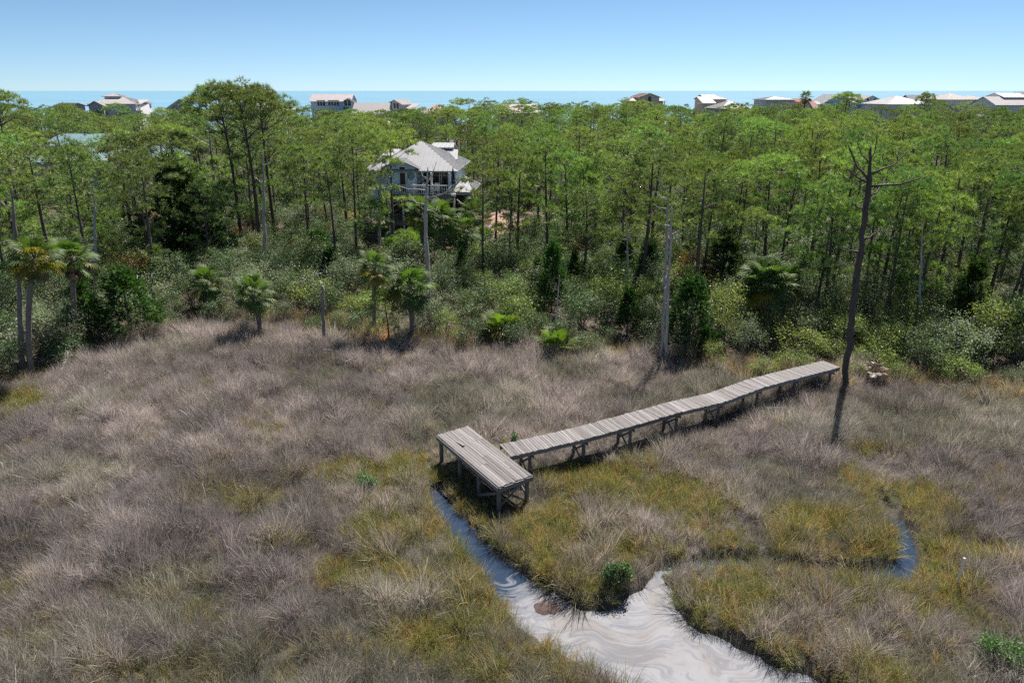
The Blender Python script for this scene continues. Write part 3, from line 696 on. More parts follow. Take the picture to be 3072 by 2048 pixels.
# --- beach houses along the dune
WALLC = {}
def wmat(c):
    if c not in WALLC: WALLC[c] = siding('siding_%d' % len(WALLC), c)
    return WALLC[c]
ROOFC = {}
def rmat(c, r=0.65):
    if c not in ROOFC: ROOFC[c] = metal_roof('sheet_roof_%d' % len(ROOFC), c, r)
    return ROOFC[c]
def beach_house(name, label, Y, comps, px, rz=0.0):
    h = empty(name, far_origin(px, Y), rz, label=label, cat="house", group="houses along the beach")
    b = h.location
    for c in comps:
        k = c['k']; dy = c.get('dy', 0); d = c.get('d', 9)
        x0 = PY(c['x'][0], 300, Y + dy).x - b.x; x1 = PY(c['x'][1], 300, Y + dy).x - b.x
        zr = PY(px, c['y'][0], Y + dy + (d / 2 if k != 'gy' else 0)).z - b.z; ze = PY(px, c['y'][1], Y + dy).z - b.z
        zb = PY(px, c['y'][2], Y + dy).z - b.z if len(c['y']) > 2 else 0
        y0, y1 = dy, dy + d; W = wmat(c['w']); R = rmat(c['r'])
        if k == 'open':                                  # roof on posts over a deck
            wall_part(h, x0, x1, y0 + 1.2, y1, 0, ze + .1, W)
            roof(h, hip_polys(x0, x1, y0, y1, ze, zr, .5, .5), R, .6)
            for i in range(5): xx = x0 + (x1 - x0) * i / 4; MB().box(xx-.1, xx+.1, y0, y0+.2, 0, ze).obj("porch_post", M['white'], h)
            rail(h, x0, x1, y0, ze - 2.6, 1.0, .5)
        elif k == 'hip':
            wall_part(h, x0, x1, y0, y1, 0, ze + .1, W); roof(h, hip_polys(x0, x1, y0, y1, ze, zr, .5, .5), R, .6)
        elif k == 'gx':
            wall_part(h, x0, x1, y0, y1, 0, ze, W, ('x', zr - .15)); roof(h, gable_polys(x0, x1, y0, y1, ze, zr, 'x', .4), R, .6)
        elif k == 'gy':
            wall_part(h, x0, x1, y0, y1, 0, ze, W, ('y', zr - .15)); roof(h, gable_polys(x0, x1, y0, y1, ze, zr, 'y', .4), R, .6)
        elif k == 'shed':
            wall_part(h, x0, x1, y0, y1, 0, ze - .1, W); roof(h, [[(x0-.4, y0-.4, ze), (x1+.4, y0-.4, ze), (x1+.4, y1, zr), (x0-.4, y1, zr)]], R, .6)
        for wx_, wz_, ww, wh in c.get('win', ()):
            window(h, PY(wx_, 300, Y + dy).x - b.x, PY(px, wz_, Y + dy).z - b.z, ww, wh, y0)
        if 'deck' in c:
            zz = PY(px, c['deck'], Y + dy).z - b.z; MB().box(x0 - .5, x1 + .5, y0 - 2.2, y0 - .02, zz - .25, zz).obj("balcony_floor", M['white'], h); rail(h, x0 - .5, x1 + .5, y0 - 2.1, zz, 1.0, .4)
    return h
PINKG = (0.62, 0.55, 0.57); WHT = (0.80, 0.79, 0.80); TANR = (0.66, 0.51, 0.45); GREY = (0.56, 0.55, 0.57); BLUEW = (0.36, 0.53, 0.72); TANW = (0.62, 0.51, 0.45); PALEW = (0.70, 0.71, 0.74)
beach_house("beach_house", "low brown-roofed house seen beyond the leftmost tall pine", 235, [dict(k='gx', x=(158, 207), y=(309, 318), d=8, w=(0.2, 0.17, 0.16), r=(0.14, 0.085, 0.08))], 182)
beach_house("beach_house", "large white beach house with hip roof, cupola and side balconies", 205,
    [dict(k='hip', x=(268, 400), y=(288, 312), d=12, w=PALEW, r=(0.60, 0.56, 0.56)), dict(k='hip', x=(322, 364), y=(280, 289), d=4, dy=4.2, w=PALEW, r=(0.60, 0.56, 0.56)),
     dict(k='gy', x=(262, 303), y=(303, 315), d=5, dy=-2.5, w=(.35, .35, .4), r=(0.62, 0.58, 0.58)), dict(k='shed', x=(376, 416), y=(300, 312), d=7, dy=2, w=WHT, r=(0.66, 0.62, 0.62), win=((396, 322, 1.1, 1.3), (408, 322, .9, 1.3)), deck=331)], 335, 0.12)
beach_house("beach_house", "grey-green gable roof showing between pines against the sea", 215, [dict(k='gy', x=(505, 585), y=(299, 326), d=10, w=(.36, .42, .42), r=(0.40, 0.46, 0.45))], 545, 0.5)
beach_house("beach_house", "white-roofed beach house glimpsed behind the tall flat-topped pines", 205, [dict(k='gy', x=(705, 775), y=(303, 328), d=9, w=WHT, r=WHT), dict(k='hip', x=(770, 850), y=(308, 330), d=9, dy=1, w=PALEW, r=WHT)], 775, -.1)
beach_house("beach_house", "blue beach house with long pinkish grey roof and narrow dark windows", 225,
    [dict(k='gx', x=(932, 1050), y=(283, 303), d=10, w=BLUEW, r=PINKG, win=((955, 318, .8, 1.6), (963, 318, .8, 1.6), (971, 318, .8, 1.6), (988, 318, .8, 1.6), (996, 318, .8, 1.6), (1004, 318, .8, 1.6), (1012, 318, .8, 1.6))),
     dict(k='gy', x=(1026, 1058), y=(295, 306), d=6, dy=-1.5, w=BLUEW, r=PINKG, win=((1035, 318, .9, 1.7), (1046, 318, .9, 1.7)))], 990, 0.05)
beach_house("beach_house", "low house with broad plain grey roof beside the blue beach house", 205, [dict(k='gx', x=(1055, 1158), y=(309, 339), d=12, w=PALEW, r=(0.46, 0.43, 0.43))], 1105, 0.03)
beach_house("beach_house", "pale gabled house rising behind the broad grey roof", 222, [dict(k='gy', x=(1160, 1205), y=(299, 312), d=9, w=(.42, .45, .52), r=PINKG, win=((1170, 326, 1., 1.9), (1183, 326, .9, 1.6), (1192, 326, .9, 1.6))), dict(k='shed', x=(1203, 1232), y=(312, 328), d=7, dy=1, w=(.42, .45, .52), r=PINKG)], 1190, -0.25)
beach_house("beach_house", "pinkish tan hip-roofed house standing before the open sea", 190, [dict(k='hip', x=(1258, 1334), y=(311, 341), d=9, w=PALEW, r=TANR, win=((1302, 356, .9, 1.5),))], 1300, -0.2)
beach_house("beach_house", "long tan metal roof showing just above the middle of the woods", 200, [dict(k='gx', x=(1500, 1612), y=(313, 338), d=10, w=PALEW, r=(0.56, 0.46, 0.42))], 1556, 0.04)
beach_house("beach_house", "tan tower house with pink-grey gable roofs and open porches", 230,
    [dict(k='gy', x=(1918, 1980), y=(280, 291), d=8, w=TANW, r=TANR, win=((1949, 306, 1.2, 1.6),)), dict(k='open', x=(1888, 1928), y=(294, 303), d=7, dy=1, w=TANW, r=TANR), dict(k='open', x=(1974, 2000), y=(291, 303), d=7, dy=1, w=TANW, r=TANR)], 1945, 0.2)
beach_house("beach_house", "grey house with slanted lean-to roof left of the broad pale hip roof", 230, [dict(k='gx', x=(2118, 2158), y=(284, 297), d=9, w=TANW, r=GREY), dict(k='shed', x=(2104, 2140), y=(290, 310), d=5, dy=-3.5, w=TANW, r=(.6, .57, .58)), dict(k='hip', x=(2150, 2182), y=(288, 298), d=7, dy=1, w=TANW, r=TANR)], 2140, 0.15)
beach_house("beach_house", "house with broad pale grey hip roof low among the treetops", 185, [dict(k='hip', x=(2168, 2256), y=(302, 326), d=11, w=(.5, .5, .52), r=(0.60, 0.57, 0.59), win=((2195, 340, 1., 1.2),))], 2212, 0.1)
beach_house("beach_house", "brilliant white hip-roofed house with porch posts", 215, [dict(k='open', x=(2296, 2382), y=(290, 299), d=9, w=PALEW, r=(0.86, 0.86, 0.86))], 2339, 0.04)
beach_house("beach_house", "house with brick-red gable roof behind a lone palm", 215, [dict(k='gx', x=(2412, 2468), y=(295, 324), d=11, w=PALEW, r=(0.36, 0.13, 0.10)), dict(k='gy', x=(2398, 2425), y=(306, 322), d=5, dy=-3, w=WHT, r=(0.38, 0.15, 0.12))], 2435, 0.3)
beach_house("beach_house", "wide blue house with two gables behind a lone umbrella pine", 225,
    [dict(k='gy', x=(2468, 2560), y=(283, 308), d=9, w=BLUEW, r=(0.5, 0.52, 0.56)), dict(k='gx', x=(2550, 2620), y=(292, 308), d=8, dy=1.5, w=BLUEW, r=(.48, .5, .54)), dict(k='gy', x=(2592, 2642), y=(287, 298), d=8, dy=-1, w=(.3, .45, .56), r=PINKG, win=((2605, 310, .8, 1.4), (2628, 310, .8, 1.4))), dict(k='shed', x=(2450, 2480), y=(304, 313), d=6, dy=-1, w=BLUEW, r=(.55, .56, .6), win=((2462, 322, 1., 1.),))], 2550, 0.1)
beach_house("beach_house", "house with wide brilliant white hip roof below a dark slate roof", 205, [dict(k='hip', x=(2668, 2795), y=(288, 313), d=14, w=PALEW, r=(0.84, 0.83, 0.83))], 2730, 0.05)
beach_house("beach_house", "house with dark slate-blue gable roof behind a flat-topped pine", 235, [dict(k='gx', x=(2742, 2835), y=(285, 309), d=10, w=BLUEW, r=(0.12, 0.15, 0.21))], 2788, 0.0)
beach_house("beach_house", "pale tan hip-roofed house right of the dark slate roof", 225, [dict(k='hip', x=(2842, 2925), y=(280, 299), d=12, w=PALEW, r=(0.66, 0.62, 0.60)), dict(k='hip', x=(2905, 2968), y=(286, 300), d=9, dy=1, w=PALEW, r=(0.66, 0.62, 0.60))], 2900, 0.1)
beach_house("beach_house", "house with white and pinkish roofs at the right end of the beach row", 195, [dict(k='gx', x=(2992, 3110), y=(290, 314), d=11, w=PALEW, r=(.56, .53, .55)), dict(k='gx', x=(3012, 3080), y=(279, 291), d=8, dy=4, w=WHT, r=WHT), dict(k='gy', x=(3040, 3130), y=(276, 297), d=6, dy=9, w=(.15, .18, .25), r=(.16, .18, .25))], 3040, 0.0)
beach_house("beach_house", "small teal roof low in the treetops near the right edge", 165, [dict(k='gx', x=(2968, 3000), y=(345, 352), d=7, w=(.36, .42, .42), r=(.30, .42, .44))], 2984, 0.0)

# ------------------------------------------------------------------ plants: generators
def needle_tufts(rs, pos, axis, nper, ln, wd, th0, th1):
    """star-shaped bursts of narrow triangular needles; pos/axis (n,3)"""
    n = len(pos); a = axis / (np.linalg.norm(axis, axis=1, keepdims=True) + 1e-9)
    a = np.repeat(a, nper, 0); p = np.repeat(pos, nper, 0); N = len(a)
    r = rs.normal(size=(N, 3)); perp = np.cross(a, r); perp /= np.linalg.norm(perp, axis=1, keepdims=True) + 1e-9
    th = rs.uniform(th0, th1, N)[:, None]; d = a * np.cos(th) + perp * np.sin(th)
    L = (ln * rs.uniform(.7, 1.2, N))[:, None]
    side = np.cross(d, rs.normal(size=(N, 3))); side /= np.linalg.norm(side, axis=1, keepdims=True) + 1e-9
    w = wd * rs.uniform(.7, 1.3, N)[:, None]
    V = np.stack([p + d * L * .08 - side * w * .5, p + d * L * .08 + side * w * .5, p + d * L], 1).reshape(-1, 3)
    return V, np.arange(3 * N).reshape(-1, 3), np.repeat(np.repeat(rs.rand(n), nper) * .75 + rs.rand(N) * .25, 3)
def leaves(rs, pos, size, up=0.3):
    n = len(pos); nr = rs.normal(size=(n, 3)); nr[:, 2] = np.abs(nr[:, 2]) + up; nr /= np.linalg.norm(nr, axis=1, keepdims=True)
    u = np.cross(nr, rs.normal(size=(n, 3))); u /= np.linalg.norm(u, axis=1, keepdims=True); v = np.cross(nr, u)
    s = (size * rs.uniform(.6, 1.35, n))[:, None]
    V = np.stack([pos - u * s, pos + v * s * .45, pos + u * s, pos - v * s * .45], 1).reshape(-1, 3)
    return V, np.arange(4 * n).reshape(-1, 4), np.repeat(rs.rand(n), 4)

def pine_variant(seed, h=12.0, D=3.6, R=3.0, ncl=34, low=5, dead=6, tufts=17, ln=0.36, bend=0.5, fork=.5, flatness=.0):
    """tapered trunk, spreading limbs and needle clumps carried in an uneven dome"""
    rs = np.random.RandomState(seed); m = MB()
    sx, sy = rs.uniform(-1, 1, 2) * bend; ph = rs.rand() * 6
    def axis_at(u): return Vector((sx * u * u + .14 * math.sin(u * 5 + ph) * bend, sy * u * u + .14 * math.cos(u * 4 + ph) * bend, h * u))
    r0 = 0.0125 * h + .03
    us = [0, .02, .06, .2, .35, .5, .65, .8, .93]
    rad_at = lambda u: r0 * (1 - .84 * u)
    m.tube([axis_at(u) for u in us], [r0 * 1.35 if u == 0 else r0 * 1.1 if u < .05 else rad_at(u) for u in us], 7)
    pos = []; ax = []
    cx, cy = axis_at(.85).x, axis_at(.85).y; ex = rs.uniform(.8, 1.15); ea = rs.rand() * 3.14; lump = rs.rand(8) * 6.28
    def add_cluster(c, rc, k):
        d3 = rs.normal(size=(k, 3)); d3 /= np.linalg.norm(d3, axis=1, keepdims=True); d3[:, 2] = np.abs(d3[:, 2]) * 1.1 - .22
        pos.append(np.array(c) + d3 * (rs.uniform(.45, 1, k)[:, None] * rc) * np.array([1, 1, .66])); ax.append(d3 * .6 + np.array([0, 0, .75]) + rs.normal(size=(k, 3)) * .18)
    for i in range(ncl + low):
        if rs.rand() < .14: continue
        az = i * 2.39996 + rs.uniform(-.35, .35)
        if i < ncl:
            q = math.sqrt((i + .5) / ncl); rr = R * q * (1 + .14 * math.sin(2 * az + lump[0]) + .1 * math.sin(3 * az + lump[1])) * rs.uniform(.85, 1.08)
            z = h - .25 - D * (1 - math.sqrt(max(0.02, 1 - min(.97, q * .97) ** 2))) * (1.0 - .45 * flatness) - rs.rand() ** 2 * D * .3
        else:
            rr = R * rs.uniform(.25, .9); z = h - D * rs.uniform(.75, 1.85)
        c = Vector((cx + rr * math.cos(az) * ex, cy + rr * math.sin(az), z))
        u0 = max(.25, (z - .35 * rr - fork * rs.uniform(.6, 1.4) * D * .35) / h); u0 = min(u0, .9); a = axis_at(u0); L = (c - a).length
        mid = a.lerp(c, .5) + Vector((0, 0, -.10 * L)); 
        br = max(.018, rad_at(u0) * .40 * min(1, L / 2.0))
        m.tube([a, a.lerp(mid, .55) + Vector((rs.uniform(-.08, .08), rs.uniform(-.08, .08), 0)), mid, c], [br, br * .85, br * .65, br * .25], 4, cap=False)
        add_cluster(c, rs.uniform(.55, .95) * (1 if i < ncl else .85), int(tufts * rs.uniform(.7, 1.3)))
    for i in range(dead):
        u = rs.uniform(.3, max(.35, 1 - 1.3 * D / h)); az = rs.rand() * 6.28; a = axis_at(u); L = rs.uniform(.5, 2.0)
        d = Vector((math.cos(az), math.sin(az), rs.uniform(-.15, .35)))
        m.tube([a, a + d * L * .5 + Vector((0, 0, .08)), a + d * L + Vector((0, 0, rs.uniform(-.2, .25)))], [.032, .022, .008], 4, cap=False)
    V, F, A = needle_tufts(rs, np.concatenate(pos), np.concatenate(ax), 17, ln * 1.05, 0.034, .1, 1.3)
    return m.mesh("pine_trunk", M['bark'], True), np_mesh("pine_crown", V, F, M['pine'], {"var": A})
PINES = [pine_variant(100 + k, 12.0, [3.6, 4.2, 3.0, 3.4, 4.6, 3.8, 3.2, 4.0][k], [2.7, 3.1, 2.4, 3.3, 2.5, 2.8, 3.1, 2.5][k], [24, 30, 20, 30, 25, 25, 27, 22][k], [9, 12, 7, 6, 13, 11, 6, 11][k], flatness=[.2, .3, 0, .8, 0, .2, .7, .1][k]) for k in range(8)]
MIDP = [pine_variant(180 + k, 9.5, [4.0, 4.6, 4.2, 3.6][k], [2.5, 2.8, 2.3, 2.9][k], [26, 30, 24, 30][k], [15, 18, 16, 12][k], 4, 16, .36, .5, .4, .1) for k in range(4)]
YOUNG = [pine_variant(140 + k, 7.0, [3.6, 4.0, 3.2][k], [1.9, 2.1, 1.7][k], 30, 9, 1, 14, .36, .3, .3) for k in range(3)]
TALL = [pine_variant(160 + k, 19.5, [4.6, 4.0, 5.2][k], [4.3, 3.9, 5.2][k], [66, 54, 84][k], [10, 7, 12][k], 7, 20, .44, .9, 1.0, .45) for k in range(3)]

def cedar_variant(seed, h=5.0, R=1.6, n=120, per=34):
    rs = np.random.RandomState(seed); m = MB(); m.tube([(0, 0, 0), (0, 0, h * .5), (0, 0, h * .95)], [.09, .06, .01], 6)
    u = rs.rand(n) ** .8; az = rs.rand(n) * 6.283; prof = (1 - u) ** .75 * (.55 + .45 * np.minimum(1, u * 5)) + .04
    rr = R * prof * rs.uniform(.55, 1.05, n); c = np.stack([rr * np.cos(az), rr * np.sin(az), .12 * h + u * h * .86], 1)
    for i in range(0, n, 3): m.tube([(0, 0, max(.1, c[i, 2] - .5)), tuple(c[i])], [.025, .008], 4, cap=False)
    pos = np.repeat(c, 6, 0) + rs.normal(size=(n * 6, 3)) * .17 * np.array([1, 1, 1.5])
    out = pos * np.array([1, 1, 0]); out /= np.linalg.norm(out, axis=1, keepdims=True) + 1e-6
    V, F, A = needle_tufts(rs, pos, out * .55 + np.array([0, 0, .9]) + rs.normal(size=pos.shape) * .25, 7, .36, .075, .05, .8)
    return m.mesh("cedar_trunk", M['twig'], True), np_mesh("cedar_crown", V, F, M['cedar'], {"var": A})
CEDARS = [cedar_variant(200 + k, 5.0, [1.5, 1.9, 1.3][k]) for k in range(3)]

def shrub_variant(seed, mat, h=2.6, R=1.5, nc=34, per=46, size=.085, airy=.0):
    rs = np.random.RandomState(seed); m = MB(); cs = []
    for i in range(nc):
        d = rs.normal(size=3); d /= np.linalg.norm(d); d[2] = abs(d[2]) ** .8
        r = rs.uniform(.55, 1.0) * (1 + airy * rs.uniform(-.1, .5)); c = d * r * np.array([R, R, h * .72]) + np.array([0, 0, .28 * h]); c[2] += rs.uniform(-.2, .2)
        cs.append(c)
        if i % 2 == 0:
            st = Vector((rs.uniform(-.2, .2), rs.uniform(-.2, .2), -.1)); e_ = Vector(c)
            m.tube([st, st.lerp(e_, .5) + Vector((0, 0, .2)), e_], [.035, .022, .006], 4, cap=False)
    cs = np.array(cs); rc = rs.uniform(.28, .52, nc) * min(1.0, max(.36, R / 1.2))
    pos = np.repeat(cs, per, 0) + rs.normal(size=(nc * per, 3)) * np.repeat(rc, per)[:, None] * np.array([.62, .62, .5])
    V, F, A = leaves(rs, pos, size)
    A = np.clip(A * .5 + np.repeat(np.repeat(rs.rand(nc), per), 4) * .5, 0, 1)
    return m.mesh("shrub_stems", M['twig']), np_mesh("shrub_foliage", V, F, M[mat], {"var": A})
SHRUBS = {k: [shrub_variant(300 + j * 7 + ord(k[0]), mat, h, R, 38, 74, sz, air) for j, (h, R, sz, air) in enumerate([(2.7, 1.5, .06, 0), (3.2, 1.3, .056, .5), (2.2, 1.7, .064, .2)])]
          for k, mat in (("grey", "shrub_grey"), ("yellow", "shrub_yellow"), ("dark", "shrub_dark"), ("rust", "shrub_rust"))}

def frond_mesh(seed, mat, droop=.2, n=22, pet=.75, L0=.78, spread=118):
    rs = np.random.RandomState(seed); m = MB()
    m.bar((0, 0, 0), (pet, 0, .06), .035, .02); tip = Vector((pet, 0, .06))
    for i in range(n):
        ph = math.radians(-spread + 2 * spread * i / (n - 1)) ; L = L0 * (.72 + .28 * math.cos(ph * .7)) * rs.uniform(.9, 1.08)
        d = Vector((math.cos(ph), math.sin(ph), .1 * abs(math.sin(ph)))); s = Vector((-math.sin(ph), math.cos(ph), 0))
        o = tip + Vector((.16 * math.cos(ph) + .05, 0, 0)) * .6; dz = rs.uniform(.7, 1.4) * droop
        a = o + d * .05; b = o + d * (L * .5) + Vector((0, 0, -.12 * dz * L)); c = o + d * (L * .82) + Vector((0, 0, -.55 * dz * L)); e_ = o + d * (L * .95) + Vector((rs.uniform(-.03, .03), 0, -1.1 * dz * L))
        w = .036
        m.add([a - s*w*.4, a + s*w*.4, b - s*w, b + s*w + Vector((0, 0, .012)), c - s*w*.6, c + s*w*.6, e_], [(0, 1, 3, 2), (2, 3, 5, 4), (4, 5, 6)])
    me = m.mesh("frond", mat)
    at = me.attributes.new("var", 'FLOAT', 'POINT'); v = rs.rand(len(m.v)) * .4 + .3; at.data.foreach_set("value", v.astype(np.float32))
    return me
FR = {'green': [frond_mesh(1, M['palm'], .25), frond_mesh(2, M['palm'], .4), frond_mesh(3, M['palm'], .6)], 'yellow': [frond_mesh(4, M['palm_yellow'], .5), frond_mesh(5, M['palm_yellow'], .35)],
      'dead': [frond_mesh(6, M['palm_dead'], .8, 16, .6, .6, 60), frond_mesh(7, M['palm_dead'], .5, 16, .6, .6, 50)], 'bright': [frond_mesh(8, M['palmetto'], .2), frond_mesh(9, M['palmetto'], .32)]}
def palm_crown(root, z, n, R, rd, yellow=.15, dead=5, kind='green', emin=-45, base=(0, 0)):
    s = R / 1.32; n = int(n * 1.15)
    for i in range(n):
        q = i / (n - 1); el = math.radians(82 + (emin - 82) * q ** .85 + rd.uniform(-9, 9)); az = i * 2.39996 + rd.uniform(-.25, .25)
        k = 'yellow' if (q > (.25 if yellow > .5 else .55) and rd.random() < yellow * (1.0 if yellow > .5 else 1.8)) else kind
        o = link("frond", rd.choice(FR[k]), root, (base[0] + .06 * math.cos(az), base[1] + .06 * math.sin(az), z - .25 * q))
        o.rotation_euler = (Matrix.Rotation(az, 3, 'Z') @ Matrix.Rotation(-el, 3, 'Y') @ Matrix.Rotation(rd.uniform(-.5, .5), 3, 'X')).to_euler()
        o.scale = (s * rd.uniform(.88, 1.1),) * 3
    for i in range(dead):
        az = rd.uniform(0, 6.28); el = math.radians(rd.uniform(-80, -55))
        o = link("dead_frond", rd.choice(FR['dead']), root, (base[0] + .1 * math.cos(az), base[1] + .1 * math.sin(az), z - .3))
        o.rotation_euler = (Matrix.Rotation(az, 3, 'Z') @ Matrix.Rotation(-el, 3, 'Y') @ Matrix.Rotation(rd.uniform(-.6, .6), 3, 'X')).to_euler(); o.scale = (s * rd.uniform(.8, 1.05),) * 3
def palm(px, py, hpy, R, label, seed, yellow=.15, dead=5, lean=0.0, hpx=None, n=26, r=.17, z0=None, group="palms at the marsh edge"):
    rd = random.Random(seed); b = P(px, py, 0.2); b = P(px, py, gz(b.x, b.y)); zt = PY(px, hpy, b.y).z
    root = empty("palm_tree", (b.x, b.y, gz(b.x, b.y)), 0, label=label, cat="palm", group=group); h = zt - root.location.z
    if hpx: lean = PY(hpx, hpy, b.y).x - b.x
    us = [0, .03, .15, .35, .55, .75, .9, 1]
    pts = [(lean * u ** 1.6, .06 * math.sin(u * 4), h * u - (.15 if u == 0 else 0)) for u in us]
    m = MB().tube(pts, [r * (1.35 if u == 0 else 1.12 if u < .1 else 1.0 if u < .8 else 1.12 if u < .95 else 1.0) for u in us], 10)
    t = m.obj("trunk", M['palmbark'], root, True)
    palm_crown(root, h, n, R, rd, yellow, dead, base=(lean, pts[-1][1]))
    return root
def palmetto(px, py, R, label, seed, kind='bright', n=17, yellow=.12, stem=.4, z=None, group="low fan palms", Y=None):
    rd = random.Random(seed); b = P(px, py, .4 if z is None else z); zz = gz(b.x, b.y)
    root = empty("fan_palm", (b.x, b.y, zz), 0, label=label, cat="palm", group=group)
    MB().tube([(0, 0, -.1), (0, 0, stem)], [.16, .14], 8).obj("trunk", M['palmbark'], root)
    palm_crown(root, stem, n, R, rd, yellow, 3, kind, emin=-8)
    return root

def bare_tree(name, pts, rad, branches, mat, label, cat, group=None, n=8, forks=True, seed=0):
    """dead standing trunk: pts world positions, branches (t along trunk, azimuth, length, rise)"""
    rd = random.Random(seed); b = Vector(pts[0]); root = empty(name, b, label=label, cat=cat, group=group)
    P_ = [Vector(p) - b for p in pts]
    Q = []; RR = []; K = 5                       # resampled with kinks, knots and short stubs
    for k in range(len(P_) - 1):
        for j in range(K):
            u = j / K; rr = rad[k] + (rad[k + 1] - rad[k]) * u; Q.append(P_[k].lerp(P_[k + 1], u) + Vector((rd.uniform(-1, 1), rd.uniform(-1, 1), 0)) * rr * (.45 if k + j else 0)); RR.append(rr * rd.uniform(.84, 1.14))
    Q.append(P_[-1]); RR.append(rad[-1])
    m = MB().tube(Q, RR, n)
    Ht = (P_[-1] - P_[0]).length
    if Ht > 2.5:
        for k in range(int(Ht * 1.1)):
            i0 = rd.randrange(len(Q) // 3, len(Q) - 1); a = Q[i0]; az = rd.uniform(0, 6.28); l = rd.uniform(.15, .55); d = Vector((math.cos(az), math.sin(az), rd.uniform(-.1, .6))) * l
            m.tube([a, a + d * .6, a + d + Vector((0, 0, rd.uniform(-.05, .1)))], [RR[i0] * .3, RR[i0] * .22, .006], 5)
    m.obj("trunk", M[mat], root, True)
    L = len(P_) - 1
    for t, az, ln, rise in branches:
        k = min(int(t * L), L - 1); u = t * L - k; a = P_[k].lerp(P_[k + 1], u); rr = (rad[k] + (rad[k + 1] - rad[k]) * u) * .58
        d = Vector((math.cos(az), math.sin(az), 0)); mid = a + d * (ln * .5) + Vector((rd.uniform(-.1, .1), 0, rise * .25 + rd.uniform(-.1, .15))); e_ = a + d * ln + Vector((0, 0, rise))
        bm = MB().tube([a, a.lerp(mid, .5) + Vector((0, 0, .04)), mid, mid.lerp(e_, .6) + Vector((0, 0, rd.uniform(-.08, .12))), e_], [rr, rr * .85, rr * .65, rr * .4, rr * .12], 6)
        if forks and ln > .8:
            f = mid.lerp(e_, .2); g = f + Vector((d.x * ln * .25 - d.y * ln * .3, d.y * ln * .25 + d.x * ln * .3, abs(rise) * .3 + .2)); bm.tube([f, f.lerp(g, .5), g], [rr * .5, rr * .3, .006], 5)
        bm.obj("branch", M[mat], root, True)
    return root

# ------------------------------------------------------------------ pines
RD = random.Random(42)
def place_pine(var, x, y, h, base_h, label, group, rz=None, name="pine_tree", lean=(0, 0), wide=1.0):
    r = empty(name, (x, y, gz(x, y) - .05), RD.uniform(0, 6.28) if rz is None else rz, 1.0, label, "pine", group)
    s = h / base_h; r.scale = (s * wide, s * wide, s); r.rotation_euler = (lean[0], lean[1], r.rotation_euler.z)
    link("trunk", var[0], r); link("crown", var[1], r); return r
def col_of(x, y): return 1536 + x / (y * CP + (H - 1) * SP) * FPX
def zone(x, y):
    p = col_of(x, y)
    for lim, t in ((330, "at the far left"), (620, "left of the flat-topped pines"), (900, "around the flat-topped pines"), (1120, "between tall pines and house"), (1480, "around the stilt house"), (1800, "just right of the house drive"),
                   (2080, "behind the twin snags"), (2420, "behind the broad palms"), (2720, "around the dead pine"), (9999, "toward the right edge")):
        if p < lim: return t
SERIES = []            # things whose label still needs its place in the row
taken = []
def near_taken(x, y, d): return any((x - a) ** 2 + (y - b) ** 2 < d * d for a, b in taken)
# the tall flat-topped group standing above the horizon
for px, py, top, v, lab, k in ((733, 752, 243, 0, "tall flat-topped pine of the pair above the horizon, its slimmer left trunk", 1.0), (787, 770, 243, 2, "tallest flat-topped pine with the broadest crown above the horizon", 1.0),
        (826, 744, 268, 1, "tall pine with leaning trunk just right of the tallest flat-topped pine", .9)):
    b = P(px, py, .6); z0 = gz(b.x, b.y); b = P(px, py, z0); taken.append((b.x, b.y))
    place_pine(TALL[v], b.x, b.y, PY(px, top, b.y).z - z0, 19.5, lab, "tall flat-topped pines", wide=1.0)
b = P(75, 700, .8); taken.append((b.x, b.y)); place_pine(TALL[1], b.x, b.y, PY(60, 268, b.y).z - gz(b.x, b.y), 19.5, "tall flat-topped pine rising over the sea at the far left", "tall flat-topped pines", wide=.9)
b = far_origin(2541, 172); taken.append((b.x, b.y)); place_pine(TALL[1], b.x, b.y, PY(2541, 275, 172).z - b.z, 19.5, "lone umbrella pine standing before the wide blue beach house", "tall flat-topped pines", wide=1.15)
b = far_origin(2775, 190); taken.append((b.x, b.y)); place_pine(TALL[2], b.x, b.y, PY(2775, 276, 190).z - b.z, 19.5, "flat-topped pine standing before the dark slate roof on the beach", "tall flat-topped pines", wide=.62)
for px, top, Y, lab in ((345, 305, 175, "round-crowned pine covering the lower corner of the large white beach house"), (185, 305, 165, "small twin-topped pine before the low brown-roofed house")):
    b = far_origin(px, Y); taken.append((b.x, b.y)); place_pine(PINES[3], b.x, b.y, PY(px, top, Y).z - b.z, 12.3, lab, "pines before the beach houses")

